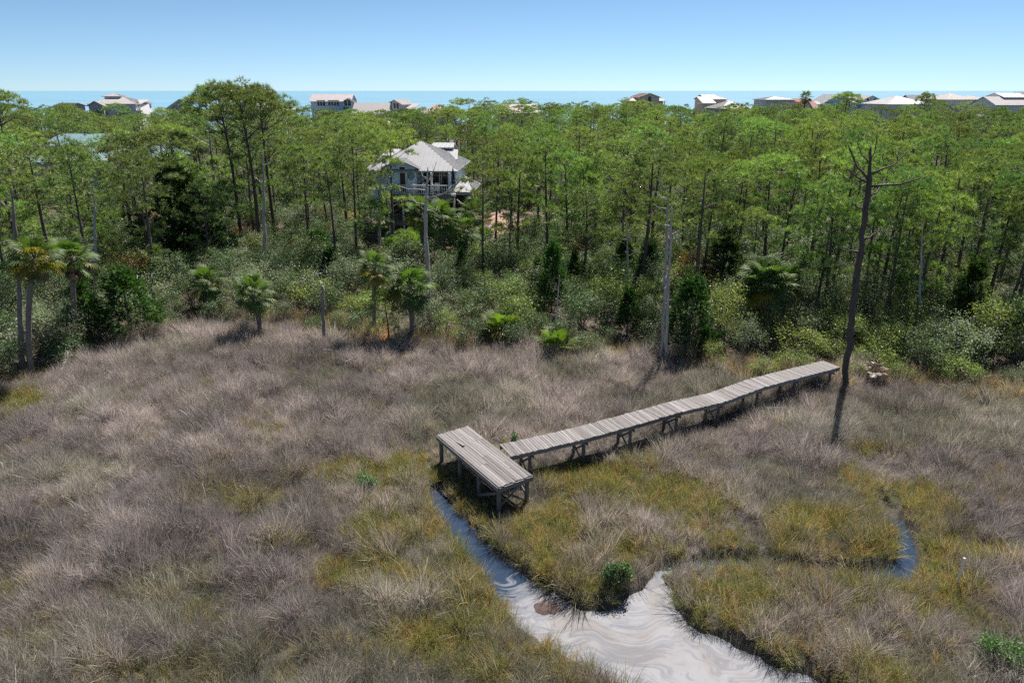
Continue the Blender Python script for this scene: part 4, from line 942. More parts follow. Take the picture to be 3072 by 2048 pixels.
FRONT = [(2283, 765), (2355, 787), (2427, 835), (2446, 948), (2468, 944), (2538, 796), (2588, 861), (2651, 965), (2740, 975), (2700, 900), (2888, 787), (2980, 892), (3045, 957), (2927, 774),
         (1073, 796), (1178, 772), (1450, 850), (1553, 800), (1702, 778), (1753, 778), (1784, 770), (2043, 800), (1613, 700), (2120, 745), (2200, 730), (287, 905), (440, 770), (560, 720), (620, 760), (930, 740), (985, 700), (380, 700), (1500, 640), (1390, 610), (2100, 880), (2185, 850), (2330, 890), (2490, 900), (2625, 930), (2690, 915), (2790, 930), (2850, 900), (2960, 940), (3010, 985), (1860, 840), (1950, 830), (1485, 800), (1640, 815), (465, 830), (30, 905), (1010, 815)]
for i, (px, py) in enumerate(FRONT):
    b = P(px, py, .6); z0 = gz(b.x, b.y); b = P(px, py, z0); taken.append((b.x, b.y))
    h = RD.uniform(10.8, 13.2)
    if px in (1073, 1178): h = PY(px, 372, b.y).z - z0
    if 1240 < px < 1420: h = 9.5
    big = i % 5 < 3 or px in (1073, 1178)
    SERIES.append(place_pine(PINES[i % 8] if big else MIDP[i % 4], b.x, b.y, h if big else h * .84, 12.3 if big else 9.7, "slender bare-trunked front pine " + zone(b.x, b.y), "front pines of the woods", lean=(RD.uniform(-.03, .03), RD.uniform(-.05, .05)), wide=RD.uniform(.8, 1.02)))
for px, py, h, lab in ((150, 860, 6.2, "bright green young pine behind the yellowing palm"), (30, 800, 7.6, "bright young pine low at the left edge"), (95, 760, 7.2, "rounded young pine behind the left-edge palms"),
        (1165, 1000, 4.2, "slim young pine between the two marsh-edge palms"), (2610, 905, 5.0, "young pine with drooping crown near the big bare pine"), (1900, 800, 5.2, "young pine left of the bleached twin snags"), (330, 850, 5.5, "young pine left of the dark cedar thicket"), (2790, 830, 6.0, "young pine amid grey shrubs at the right"), (1128, 800, 7.0, "young pine screening the left wing of the house"), (1222, 835, 4.6, "small young pine below the house balcony")):
    b = P(px, py, .6); taken.append((b.x, b.y)); place_pine(YOUNG[RD.randrange(3)], b.x, b.y, h, 7.2, lab, "young pines")

def scatter(y_lo, y_hi, spacing, tries, seed, e_min, keep_off=0.0, extra=None, low=False):
    """dart throwing on a grid hash, over the wedge the camera sees"""
    rs = np.random.RandomState(seed); cell = {}; out = []
    y = rs.uniform(y_lo, y_hi, tries); x = rs.uniform(-1, 1, tries) * (.75 * (y * .95 + 6) * 1.06 + 6)
    ok = rs.rand(tries) < y / y_hi
    e = y - edge_y(x); ok &= e > (e_min(x) if callable(e_min) else e_min)
    px = 1536 + x / (y * CP + (H - 1) * SP) * FPX
    ok &= ~((px > 1105) & (px < 1425) & (y > (74 if low else 56)) & (y < 79)) & ~((px > 1085) & (px < 1450) & (y > 76) & (y < 96)) & ~((px > 100) & (px < 500) & (y > 103) & (y < 122)) & ~((((px > 110) & (px < 220)) | ((px > 250) & (px < 305)) | ((px > 405) & (px < 495))) & (y > 82) & (y < 104)) & ~((px > 690) & (px < 880) & (y > 76) & (y < 84))
    ok &= poly_sd(x, y, [(d.x, d.y) for d in DRIVE]) > .8
    if extra is not None: ok &= extra(x, y)
    if keep_off:
        for a, b in taken: ok &= (x - a) ** 2 + (y - b) ** 2 > keep_off ** 2
    for x, y in zip(x[ok].tolist(), y[ok].tolist()):
        i, j = int(x // spacing), int(y // spacing)
        if any((x - a) ** 2 + (y - b) ** 2 < spacing ** 2 for di in (-1, 0, 1) for dj in (-1, 0, 1) for a, b in cell.get((i + di, j + dj), ())): continue
        cell.setdefault((i, j), []).append((x, y)); out.append((x, y))
    return out
HOUSE_XY = [(h_.location.x, h_.location.y) for h_ in bpy.data.objects if h_.name.startswith("beach_house") and h_.parent is None]
def off_houses(x, y):
    ok = np.ones(len(x), bool)
    for a, b in HOUSE_XY: ok &= ~((np.abs(x - a) < 9) & (y > b - 2) & (y < b + 14))
    return ok
woods = scatter(52, 228, 4.9, 26000, 3, lambda x: np.where(x > 8, 12.0, 15.0), 2.6, lambda x, y: (vnoise(x * .11, y * .11, 8) > .2) & off_houses(x, y))
woods.sort(key=lambda p: p[1])
def canopy(x, y):
    p = col_of(x, y); far = float(sstep(150, 195, y))
    c = 12.1 - far * (1.0 if p < 1330 else -1.1 if p < 1880 else -.7) + (float(vnoise(x * .07, y * .07, 31)) - .5) * 2.4 + RD.choice((-3.6, -2.4, -1.4, -.6, 0, .4, .9, 1.6 if y < 140 else .8)) + RD.uniform(-.3, .3)
    return c - gz(x, y) * .8
NEAR_PINES = 240
for x, y in woods[:NEAR_PINES]:
    rank = "front ranks" if y < 70 else "second ranks" if y < 86 else "deep ranks"
    if RD.random() < .34 and y < 92:
        yp = place_pine(MIDP[RD.randrange(4)], x, y, RD.uniform(8.2, 11.2), 9.7, "full-crowned mid-height pine, %s, %s" % (rank, zone(x, y)), "mid-height pines in the woods", lean=(RD.uniform(-.03, .03), RD.uniform(-.04, .04)), wide=RD.uniform(.95, 1.2))
        if y < 86: SERIES.append(yp)
        continue
    if RD.random() < .22 and y < 100:
        yp = place_pine(YOUNG[RD.randrange(3)], x, y, RD.uniform(5.0, 8.5), 7.2, "short bushy pine, %s, %s" % (rank, zone(x, y)), "short pines in the woods", wide=RD.uniform(.9, 1.15))
        if y < 86: SERIES.append(yp)
        continue
    yp = place_pine(PINES[RD.randrange(8)], x, y, max(7.5, canopy(x, y)), 12.3, "rounded tall pine, %s, %s" % (rank, zone(x, y)), "pines in the %s" % rank, lean=(RD.uniform(-.03, .03), RD.uniform(-.03, .03)), wide=RD.uniform(.95, 1.22))
    if y < 86: SERIES.append(yp)
print("woods", len(woods), "last individual y", woods[min(NEAR_PINES, len(woods)) - 1])

# scatter of copies for what nobody could count: one object, mesh copies spread by geometry nodes
def scatter_stuff(name, label, meshes, loc, rot, scl, idx, tint=None, tint_name="tint"):
    me = bpy.data.meshes.new(name); n = len(loc)
    me.vertices.add(n); me.vertices.foreach_set("co", np.asarray(loc, np.float32).ravel())
    def at(nm, tp, key, a): q = me.attributes.new(nm, tp, 'POINT'); q.data.foreach_set(key, np.ascontiguousarray(a).ravel())
    at("rot", 'FLOAT_VECTOR', "vector", np.asarray(rot, np.float32)); at("scl", 'FLOAT_VECTOR', "vector", np.asarray(scl, np.float32)); at("idx", 'INT', "value", np.asarray(idx, np.int32))
    if tint is not None: at(tint_name, 'FLOAT_COLOR', "color", np.concatenate([np.asarray(tint, np.float32), np.ones((n, 1), np.float32)], 1))
    for ms in meshes:
        for mt in ms.materials:
            if mt.name not in me.materials: me.materials.append(mt)
    o = link(name, me); put(o, label, kind="stuff")
    ng = bpy.data.node_groups.new(name, 'GeometryNodeTree'); ng.interface.new_socket("Geometry", in_out='INPUT', socket_type='NodeSocketGeometry'); ng.interface.new_socket("Geometry", in_out='OUTPUT', socket_type='NodeSocketGeometry')
    N = ng.nodes; L = ng.links; gi = N.new("NodeGroupInput"); go = N.new("NodeGroupOutput"); jn = N.new("GeometryNodeJoinGeometry")
    for ms in reversed(meshes):
        so = bpy.data.objects.new(name + "_source", ms); oi = N.new("GeometryNodeObjectInfo"); oi.inputs["Object"].default_value = so; oi.inputs["As Instance"].default_value = False
        gt = N.new("GeometryNodeGeometryToInstance"); L.new(oi.outputs["Geometry"], gt.inputs[0]); L.new(gt.outputs[0], jn.inputs[0])
    ip = N.new("GeometryNodeInstanceOnPoints"); ip.inputs["Pick Instance"].default_value = True
    def na(nm, tp): q = N.new("GeometryNodeInputNamedAttribute"); q.data_type = tp; q.inputs["Name"].default_value = nm; return q.outputs["Attribute"]
    L.new(gi.outputs[0], ip.inputs["Points"]); L.new(jn.outputs[0], ip.inputs["Instance"]); L.new(na("idx", 'INT'), ip.inputs["Instance Index"])
    er = N.new("FunctionNodeEulerToRotation"); L.new(na("rot", 'FLOAT_VECTOR'), er.inputs[0]); L.new(er.outputs[0], ip.inputs["Rotation"]); L.new(na("scl", 'FLOAT_VECTOR'), ip.inputs["Scale"])
    L.new(ip.outputs[0], go.inputs[0])
    md = o.modifiers.new("scatter", 'NODES'); md.node_group = ng; return o
def joined(a, b, name):
    """one mesh with two material slots from a stem mesh and a leaf mesh"""
    me = bpy.data.meshes.new(name); va = np.empty(len(a.vertices) * 3, np.float32); a.vertices.foreach_get("co", va); vb = np.empty(len(b.vertices) * 3, np.float32); b.vertices.foreach_get("co", vb)
    fa = [tuple(p.vertices) for p in a.polygons]; nb = len(a.vertices); fb = [tuple(i + nb for i in p.vertices) for p in b.polygons]
    me.from_pydata(np.concatenate([va, vb]).reshape(-1, 3).tolist(), [], fa + fb)
    me.materials.append(a.materials[0]); me.materials.append(b.materials[0]); me.polygons.foreach_set("material_index", [0] * len(fa) + [1] * len(fb))
    v = np.zeros(len(b.vertices), np.float32); b.attributes["var"].data.foreach_get("value", v); at = me.attributes.new("var", 'FLOAT', 'POINT'); at.data.foreach_set("value", np.concatenate([np.zeros(nb, np.float32), v]))
    me.update(); return me
rest = np.array(woods[NEAR_PINES:]); n = len(rest); rs = np.random.RandomState(17)
pz = height(rest[:, 0], rest[:, 1]) - .05
hs_ = np.array([max(6.0, canopy(x, y)) for x, y in rest]) / 12.3
scatter_stuff("pine_forest", "dense green pine forest filling the ground back to the beach houses", [joined(a, b, "pine_copy") for a, b in PINES], np.column_stack([rest, pz]),
              np.column_stack([np.zeros(n), np.zeros(n), rs.rand(n) * 6.28]), np.column_stack([hs_ * 1.08, hs_ * 1.08, hs_]), rs.randint(0, 8, n))

# ------------------------------------------------------------------ cedars, shrubs, undergrowth
for i, (px, py, h, w, v, lab) in enumerate(((540, 770, 9.6, 1.35, 1, "broad dark cedar thicket left of the tall pines"), (620, 780, 7.0, 1.3, 1, "dark cedar at the right foot of the broad cedar thicket"), (400, 1015, 5.0, 1.5, 1, "dark spreading cedar at the marsh edge above bare branches"), (270, 1010, 4.2, 1.2, 2, "dark cedar between the left palm and the bare branches"),
        (1655, 930, 5.3, .85, 2, "dark pointed cedar standing above the bright fan palm"), (1610, 910, 3.6, .8, 0, "small dark cedar left of the pointed cedar"), (1385, 850, 3.0, .8, 0, "little dark cedar below the house drive"), (2160, 880, 5.4, 1.2, 1, "bushy dark cedar left of the big twin palm"),
        (2060, 1060, 5.2, 1.15, 1, "bright-tipped cedar right beside the bleached twin snags"), (2110, 1085, 2.4, .8, 0, "small yellow-green cedar at the marsh edge near the dock end"), (2880, 1010, 5.6, .95, 2, "tall dark cedar among grey shrubs at the right"), (1870, 860, 4.2, 1.0, 1, "dark cedar behind the thin snag in the middle"), (1940, 880, 4.5, 1.1, 0, "dark cedar left of the bleached twin snags"),
        (3010, 800, 4.0, .9, 0, "dark cedar far back at the right edge"), (2400, 860, 3.4, .8, 2, "narrow dark cedar right of the big twin palm"), (960, 800, 3.6, 1.3, 1, "dark bushy cedar left of the house posts"), (1000, 860, 3.4, 1.4, 0, "dark spreading cedar before the house's left side"), (1880, 1010, 3.6, 1.0, 2, "green cedar left of the snags at the marsh edge"), (1720, 870, 3.4, .8, 2, "slim dark cedar right of the pointed cedar"))):
    b = P(px, py, .5); b = P(px, py, gz(b.x, b.y)); taken.append((b.x, b.y)); r = empty("cedar_tree", (b.x, b.y, gz(b.x, b.y) - .1), RD.uniform(0, 6), 1, lab, "cedar", "dark cedars")
    s = h / 5.0; r.scale = (s * w, s * w, s); link("trunk", CEDARS[v][0], r); link("crown", CEDARS[v][1], r)

def shrub_kind(x, y):
    e = y - float(edge_y(np.array([x]))[0]); n = float(vnoise(x * .17, y * .17, 71)); k = RD.random()
    if k < .04 and e > 12: return "rust"
    if x > 11: return "yellow" if (e < 7 and k < .62) or k < .25 else ("grey" if k < .85 else "dark")
    if x < -14: return "dark" if k < .6 else ("grey" if k < .9 else "yellow")
    return "grey" if n < .55 and k < .55 else ("yellow" if k < .4 else "dark")
shr = scatter(36, 110, 1.75, 40000, 23, .5, .6, None, True)
dead_end = P(2490, 1095, 1.0)
shr = [(x, y) for x, y in shr if (x - dead_end.x) ** 2 + (y - dead_end.y) ** 2 > 3.2 and not (15.5 < x < 20.5 and y < 39.6)]
shr.sort(key=lambda p: p[1] - float(edge_y(np.array([p[0]]))[0]) * .4)
LABS = {"grey": ("silvery shrub", "silvery grey shrubs"), "yellow": ("yellowish feathery shrub", "yellow-green shrubs"), "dark": ("dark green shrub", "dark green shrubs"), "rust": ("rust-coloured shrub", "rust-coloured shrubs")}
NEAR_SH = 290
for x, y in shr[:NEAR_SH]:
    k = shrub_kind(x, y); e = y - float(edge_y(np.array([x]))[0]); s = RD.uniform(.75, 1.3) * (.68 + .32 * float(sstep(.3, 5, e)))
    if 1100 < 1536 + x / (y * CP + 16 * SP) * FPX < 1460 and y > 60: s *= .7
    r = empty("shrub", (x, y, gz(x, y) - .1), RD.uniform(0, 6.28), s, "%s %s %s" % (LABS[k][0], "at the marsh edge" if e < 5 else "in mid thicket" if e < 13 else "back under the pines", zone(x, y)), "shrub", LABS[k][1]); v = RD.choice(SHRUBS[k])
    link("stem", v[0], r); link("foliage", v[1], r)
    if e < 13: SERIES.append(r)
print("shrubs", len(shr))
us_ = [p for p in shr[NEAR_SH:]] + scatter(60, 225, 3.4, 16000, 29, 16, 0, off_houses)
us_ = np.array(us_); n = len(us_); rs = np.random.RandomState(5)
# low plants only where they would hide the house front
upx = col_of(us_[:, 0], us_[:, 1]); us_ = us_[~((upx > 1100) & (upx < 1430) & (us_[:, 1] > 66) & (us_[:, 1] < 96))]; n = len(us_)
um = [joined(a, b, "undergrowth_copy") for k in ("grey", "dark", "yellow", "rust") for a, b in SHRUBS[k][:2]]
ui = rs.choice(8, n, p=[.07, .07, .38, .38, .03, .03, .02, .02]); usc = rs.uniform(.6, 1.15, n)
scatter_stuff("undergrowth", "mixed green and grey undergrowth shading the ground beneath the pines", um, np.column_stack([us_, height(us_[:, 0], us_[:, 1]) - .1]), np.column_stack([np.zeros(n), np.zeros(n), rs.rand(n) * 6.28]), np.column_stack([usc * 1.15, usc * 1.15, usc]), ui)

# ------------------------------------------------------------------ palms
palm(97, 1128, 775, 1.38, "tall palm with yellowing crown at the left marsh edge", 1, .6, 3, 0, 104, 30, .16)
palm(232, 1020, 770, 1.35, "tall slim palm with grey hanging dead fronds at the left", 2, .12, 9, 0, 219, 26, .16)
palm(1125, 1012, 800, 1.2, "slim palm beside the orange ground patch at the marsh edge", 3, .3, 6, .05, 1123, 24, .14)
palm(1238, 1018, 862, 1.6, "palm with wide dark green crown right of the orange ground patch", 4, .08, 5, 0, None, 28, .18)
palm(2298, 985, 850, 1.75, "broad-crowned palm with thick skirt above the far dock end, left one", 5, .25, 12, -.3, None, 34, .19)
palm(2275, 975, 835, 1.6, "companion trunk in the broad-crowned palm pair above the dock", 6, .05, 8, -.15, None, 30, .18)
palm(2345, 955, 845, 1.4, "shorter dark palm right of the broad-crowned palm pair", 7, .1, 8, .1, None, 26, .16)
palm(635, 925, 850, 1.45, "stout palm with rusty skirt above the golden grass", 8, .2, 8, 0, None, 28, .2)
palm(782, 1000, 880, 1.4, "palm leaning over dark shrubs left of the broken stump pole", 9, .08, 6, -.1, None, 28, .17)
palm(478, 870, 780, 1.25, "dark palm standing back behind the left cedars", 10, .1, 6, 0, None, 24, .17)
palm(12, 920, 850, 1.4, "palm cut by the left picture edge", 11, .4, 6, 0, None, 26, .18)
palm(1330, 800, 655, 1.7, "palm in front of the house porch", 12, .03, 4, 0, None, 26, .2, group="palms before the house")
palm(1395, 790, 690, 1.6, "palm in front of the right house pillar", 13, .03, 4, 0, None, 26, .2, group="palms before the house")
palm(1270, 790, 640, 1.6, "palm with pale green fan crown left of the porch middle", 14, .15, 4, 0, None, 26, .2, group="palms before the house")
palm(1420, 740, 640, 1.6, "palm at the right corner of the house by the drive", 15, .1, 4, 0, None, 24, .2, group="palms before the house")
bq = far_origin(2416, 175); rt = empty("palm_tree", bq, 0, label="lone palm against the sea before the brick-red roof", cat="palm", group="palms among the beach houses"); hq = PY(2416, 291, 175).z - bq.z
MB().tube([(0, 0, -.1), (0, 0, hq)], [.22, .18], 8).obj("trunk", M['palmbark'], rt, True); palm_crown(rt, hq, 22, 1.5, random.Random(16), 0, 6)
palmetto(1505, 1005, 1.75, "large green fan palm at the marsh edge with a yellow lower frond", 21, 'bright', 20, .2, .5)
palmetto(1675, 1045, 1.6, "bright yellow-green fan palm behind a thin grey pole", 22, 'bright', 18, .35, .4)
palmetto(1240, 770, 1.7, "glossy fan palm below the left side of the house", 23, 'bright', 18, .03, .7)
palmetto(1445, 760, 1.7, "yellow-tipped fan palm beside the drive by the house", 24, 'bright', 18, .3, .8)
palmetto(1185, 790, 1.7, "fan palm under the left corner of the house balcony", 36, 'green', 18, .05, .9)
palmetto(1390, 800, 1.3, "small fan palm in the brush below the house pillars", 25, 'green', 14, .05, .4)
palmetto(1000, 855, 1.6, "dark fan palm in the thicket left of the house", 26, 'green', 18, .05, .5)
palmetto(960, 790, 1.5, "fan palm in the shade left of the house front", 27, 'green', 16, .05, .5)
palmetto(3062, 1050, 1.7, "yellow fan palm at the right picture edge", 28, 'bright', 18, .6, .6)
palmetto(2595, 1040, 1.0, "small yellow-green fan palm beside the big bare pine", 29, 'bright', 12, .4, .2)
palmetto(2320, 1090, .8, "tiny bright fan palm beside the far end of the dock", 30, 'bright', 10, .1, .1)
palmetto(2930, 800, 1.5, "fan palm back among the grey shrubs at the right", 31, 'bright', 14, .1, .6)
palmetto(400, 890, 1.5, "fan palm spreading over dark brush at the left", 32, 'green', 16, .05, .4)
palmetto(600, 720, 1.6, "shaded fan palm at the foot of the tall pines", 33, 'green', 16, .1, .6)
palmetto(855, 650, 1.7, "grey-green fan palm right of the tall pines", 34, 'green', 16, .05, .8)
palmetto(1570, 760, 1.3, "fan palm in the undergrowth right of the drive", 35, 'green', 14, .1, .4)
st = P(2618, 1150, .1); rt = empty("palm_stump", (st.x, st.y, gz(st.x, st.y)), 0, label="short palm stump with dry fronds beside the dock's shore end", cat="stump")
MB().tube([(0, 0, -.1), (0, 0, .3), (0, 0, .8)], [.42, .46, .4], 12).obj("trunk", M['palmbark'], rt); palm_crown(rt, .8, 8, .9, random.Random(4), 0, 8, 'dead', 20)

# ------------------------------------------------------------------ dead trees, logs, sticks
def up(px, py, *tops):
    """trunk points: base on the ground, then (px, py) points in the base's plane"""
    b = P(px, py, .2); z = gz(b.x, b.y); b = P(px, py, z); return [Vector((b.x, b.y, z - .2))] + [PY(x, y, b.y + dy) for x, y, dy in tops]
bp = up(2535, 1172, (2552, 1000, .1), (2574, 800, .3), (2596, 640, .5), (2606, 540, .6), (2612, 440, .7))
bare_tree("dead_pine", bp, [.21, .175, .165, .15, .135, .05], [(.83, .35, 3.0, 1.6), (.80, 2.6, 1.5, 2.2), (.76, .1, 3.6, .55), (.9, 2.3, .9, 1.3), (.92, .9, .8, 1.5), (.78, 3.6, 1.9, .9), (.7, .6, 1.6, .9), (.62, 3.2, 1.0, .5), (.5, .3, .9, .4), (.45, 2.9, .7, .3), (.4, .2, .6, .3)],
          'bark', "big dead pine with bare upper limbs standing at the shore end of the dock", "dead tree", seed=3)
bare_tree("dead_tree", up(1985, 1085, (1992, 900, 0), (1998, 760, .1), (2002, 640, .2), (2003, 585, .2)), [.15, .11, .095, .07, .03], [(.93, 2.8, .9, .5), (.85, .3, 1.0, .5), (.8, 3.0, .8, .3)], 'snag', "bleached white dead trunk of the twin snags, left one", "dead tree", "bleached snags", seed=4)
bare_tree("dead_tree", up(1998, 1092, (2003, 900, 0), (2012, 720, .1), (2015, 620, .2)), [.12, .1, .08, .03], [(.9, .2, 1.2, .6), (.8, 3.3, .9, .2), (.7, .4, .7, .4)], 'snag', "grey dead trunk of the twin snags, right one", "dead tree", "bleached snags", seed=5)
bare_tree("dead_tree", up(1288, 965, (1282, 800, 0), (1276, 660, .1), (1278, 590, .2), (1284, 500, .3)), [.18, .14, .125, .1, .03], [(.72, .2, 2.2, .8), (.8, 3.1, 2.6, .5), (.86, .9, 1.2, 1.6), (.66, 2.9, 1.3, .8), (.9, 2.2, 1.0, .9), (.6, .3, 1.2, -.6)], 'snag', "dead grey tree with crooked bare limbs in front of the house", "dead tree", "bleached snags", seed=6)
bare_tree("dead_tree", up(1138, 790, (1138, 700, 0), (1140, 560, .1), (1146, 490, .1)), [.16, .13, .1, .03], [(.85, 2.5, .9, .5), (.75, .4, 1.0, .6), (.6, 3.0, .7, .3)], 'snag', "thin pale dead trunk left of the house front", "dead tree", "bleached snags", seed=7)
bare_tree("dead_tree", up(1885, 900, (1884, 800, 0), (1882, 700, 0), (1880, 660, 0)), [.1, .08, .06, .02], [(.6, 3.3, .8, .3), (.8, .2, .7, .4), (.9, 2.6, .5, .4)], 'snag', "thin forked snag in the middle thicket", "dead tree", "bleached snags", seed=8)
bare_tree("dead_tree", up(972, 1030, (970, 950, 0), (968, 858, 0)), [.15, .12, .1], [], 'greybark', "short broken trunk standing like a post at the marsh edge", "dead tree", seed=9)
bare_tree("dead_tree", up(1664, 1055, (1668, 960, 0), (1674, 880, 0), (1678, 825, 0)), [.06, .05, .04, .015], [(.55, .3, .3, .3)], 'snag', "thin grey pole-like snag in front of the bright fan palm", "dead tree", seed=10)
bare_tree("dead_tree", up(1700, 1060, (1706, 990, 0), (1718, 930, 0)), [.05, .04, .012], [(.6, 2.6, .4, .4)], 'greybark', "leaning thin dead sapling right of the bright fan palm", "dead tree", seed=12)
bare_tree("dead_tree", up(67, 1118, (62, 960, 0), (48, 780, .1), (42, 640, .2), (35, 560, .3)), [.19, .15, .13, .09, .03], [(.9, .3, 1.0, .6), (.8, 3.0, .9, .5), (.95, 1.0, .5, .6)], 'greybark', "slender dead trunk beside the yellowing palm at the left", "dead tree", seed=13)
bare_tree("dead_tree", up(287, 910, (287, 760, 0), (283, 640, 0), (280, 560, .1)), [.16, .13, .1, .03], [(.8, .3, .8, .4), (.9, 2.9, .6, .4)], 'snag', "pale dead trunk above the dark cedars at the left", "dead tree", "bleached snags", seed=14)
bare_tree("dead_tree", up(652, 735, (650, 600, 0), (640, 520, .1), (632, 440, .1), (628, 395, .2)), [.2, .17, .14, .1, .04], [(.75, 2.9, 2.2, 1.3), (.8, 3.3, 1.4, 1.6), (.55, .2, .8, .3), (.9, .4, 1., .6)], 'snag', "pale dead pine with forked bare limbs left of the tall pines", "dead tree", "bleached snags", seed=15)
bare_tree("dead_tree", up(2750, 1010, (2757, 900, 0), (2764, 780, 0), (2768, 680, 0)), [.12, .1, .07, .02], [(.8, .3, .5, .4)], 'snag', "pale leaning snag among the dark trunks at the right", "dead tree", "bleached snags", seed=16)
bare_tree("dead_tree", up(795, 830, (793, 700, 0), (790, 560, 0), (788, 450, .1)), [.17, .14, .11, .04], [(.85, .4, 1.0, .6), (.7, 2.6, .9, .5)], 'snag', "pale dead trunk among the tall flat-topped pines", "dead tree", "bleached snags", seed=17)
def fallen(name, pts, rad, br, mat, label, cat, seed): 
    W = [P(x, y, 0) for x, y, z in pts]; W = [Vector((w.x, w.y, gz(w.x, w.y) + z)) for w, (_, _, z) in zip(W, pts)]
    return bare_tree(name, W, rad, br, mat, label, cat, seed=seed)
fallen("fallen_log", [(230, 1030, .7), (215, 1065, .5), (203, 1090, .3), (185, 1115, .12)], [.16, .15, .13, .05], [(.55, 3.9, 1.3, .1), (.7, 4.6, 1.1, .1), (.8, 4.2, .9, .3)], 'snag', "white fallen trunk leaning on the marsh edge by the slim palm", "log", 21)
for k, (px, py, a, L, lab) in enumerate(((40, 1075, .4, 2.4, "grey driftwood limb heaped at the left edge, uppermost"), (90, 1098, -.3, 2.0, "grey driftwood limb lying against the yellowing palm's foot"), (30, 1112, .1, 2.8, "long driftwood limb lying flat at the left edge"), (130, 1085, .9, 1.5, "short driftwood limb behind the yellowing palm"))):
    b = P(px, py); z = gz(b.x, b.y) + .15; d = Vector((math.cos(a), math.sin(a), .08)) * L
    bare_tree("driftwood", [Vector((b.x, b.y, z)), Vector((b.x, b.y, z + .06)) + d * .5, Vector((b.x, b.y, z)) + d], [.1, .08, .03], [(.5, a + .7, .8, .3), (.7, a - .6, .6, .25)], 'greybark', lab, "driftwood", "driftwood at the left marsh edge", seed=30 + k)
def brush(px, py, n, L, label, seed, mat='snag', flat=.3):
    rd = random.Random(seed); b = P(px, py); z = gz(b.x, b.y); root = empty("bare_bush", (b.x, b.y, z), label=label, cat="dead bush")
    for i in range(n):
        az = rd.uniform(-.5, 3.7); l = L * rd.uniform(.6, 1.1); d = Vector((math.cos(az), -abs(math.sin(az)) * .5, rd.uniform(.1, flat + .3)))
        m = MB(); a = Vector((rd.uniform(-.3, .3), rd.uniform(-.2, .2), .1)); mid = a + d * l * .5 + Vector((0, 0, .15)); e_ = a + d * l + Vector((rd.uniform(-.2, .2), 0, rd.uniform(-.25, .2)))
        m.tube([a, mid, e_], [.035, .025, .006], 5)
        for q in range(3):
            f = a.lerp(e_, .4 + .18 * q) + Vector((0, 0, .1)); g = f + Vector((rd.uniform(-.5, .5), rd.uniform(-.3, .3), rd.uniform(-.1, .45))) * (L * .35); m.tube([f, g], [.015, .004], 4)
        m.obj("branch", M[mat], root)
    return root
brush(370, 1035, 9, 2.6, "bleached bare branches sprawling under the dark cedar at the marsh edge", 1)
brush(450, 1020, 8, 2.2, "fine bare twigs at the right of the dark cedar's foot", 2, 'greybark')
brush(640, 790, 8, 2.6, "fan of bare grey twigs above the stout palm", 3, 'snag', .9)
brush(750, 945, 7, 1.5, "bare grey twigs left of the leaning palm", 4, 'snag')
brush(3025, 1155, 9, 2.4, "bare tangled branches at the right marsh edge", 5, 'greybark')
brush(2860, 1180, 6, 1.2, "small grey dead bush at the right marsh edge", 6, 'snag', .8)
brush(2180, 1130, 6, 1.3, "bare twigs in the shade beside the dock", 7, 'greybark', .6)
for k, (px, py, a, L, lab) in enumerate(((1032, 1086, .6, 1.2, "white forked stick lying on the marsh grass left of centre"), (968, 1048, -.7, 1.1, "white stick below the short broken trunk"), (2300, 1222, -.5, .9, "white stick under the dock walkway"))):
    b = P(px, py, .6); d = Vector((math.cos(a), math.sin(a), .15)) * L
    bare_tree("white_stick", [Vector((b.x, b.y, .55)), Vector((b.x, b.y, .62)) + d * .5, Vector((b.x, b.y, .68)) + d], [.04, .035, .012], [(.5, a + 1.2, .35, .3)], 'snag', lab, "stick", "white sticks", n=6, forks=False, seed=40 + k)
q = P(2872, 1745, .3); MBo = MB().tube([(0, 0, -.4), (.01, 0, .6), (.02, 0, 1.25)], [.035, .035, .035], 10).obj("marker_stake", M['pvc']); MBo.location = (q.x, q.y, .1); put(MBo, "white plastic stake standing in the grass right of the small creek", "stake")

def marsh_bush(px, py, h, R, label, seed, dense=26):
    st_, fo_ = shrub_variant(seed, 'marsh_bush', h, R, dense, 70, .042); b = P(px, py, 0); r = empty("marsh_bush", (b.x, b.y, gz(b.x, b.y)), 0, 1, label, "shrub", "green bushes in the marsh")
    link("stem", st_, r); link("foliage", fo_, r)
marsh_bush(2995, 2010, 1.35, .62, "bright green bush in the grass near the bottom right corner", 501)
marsh_bush(1830, 1760, 1.0, .3, "dark green bush on the creek bank point", 502, 18)
marsh_bush(1872, 1755, 1.1, .3, "green bush on the creek bank beside the dark one", 503, 18)
marsh_bush(1100, 1465, .8, .5, "green bush in the grass left of the platform", 504, 14)
marsh_bush(1547, 1350, .95, .22, "small green sprig beside the walkway near the platform", 505, 10)

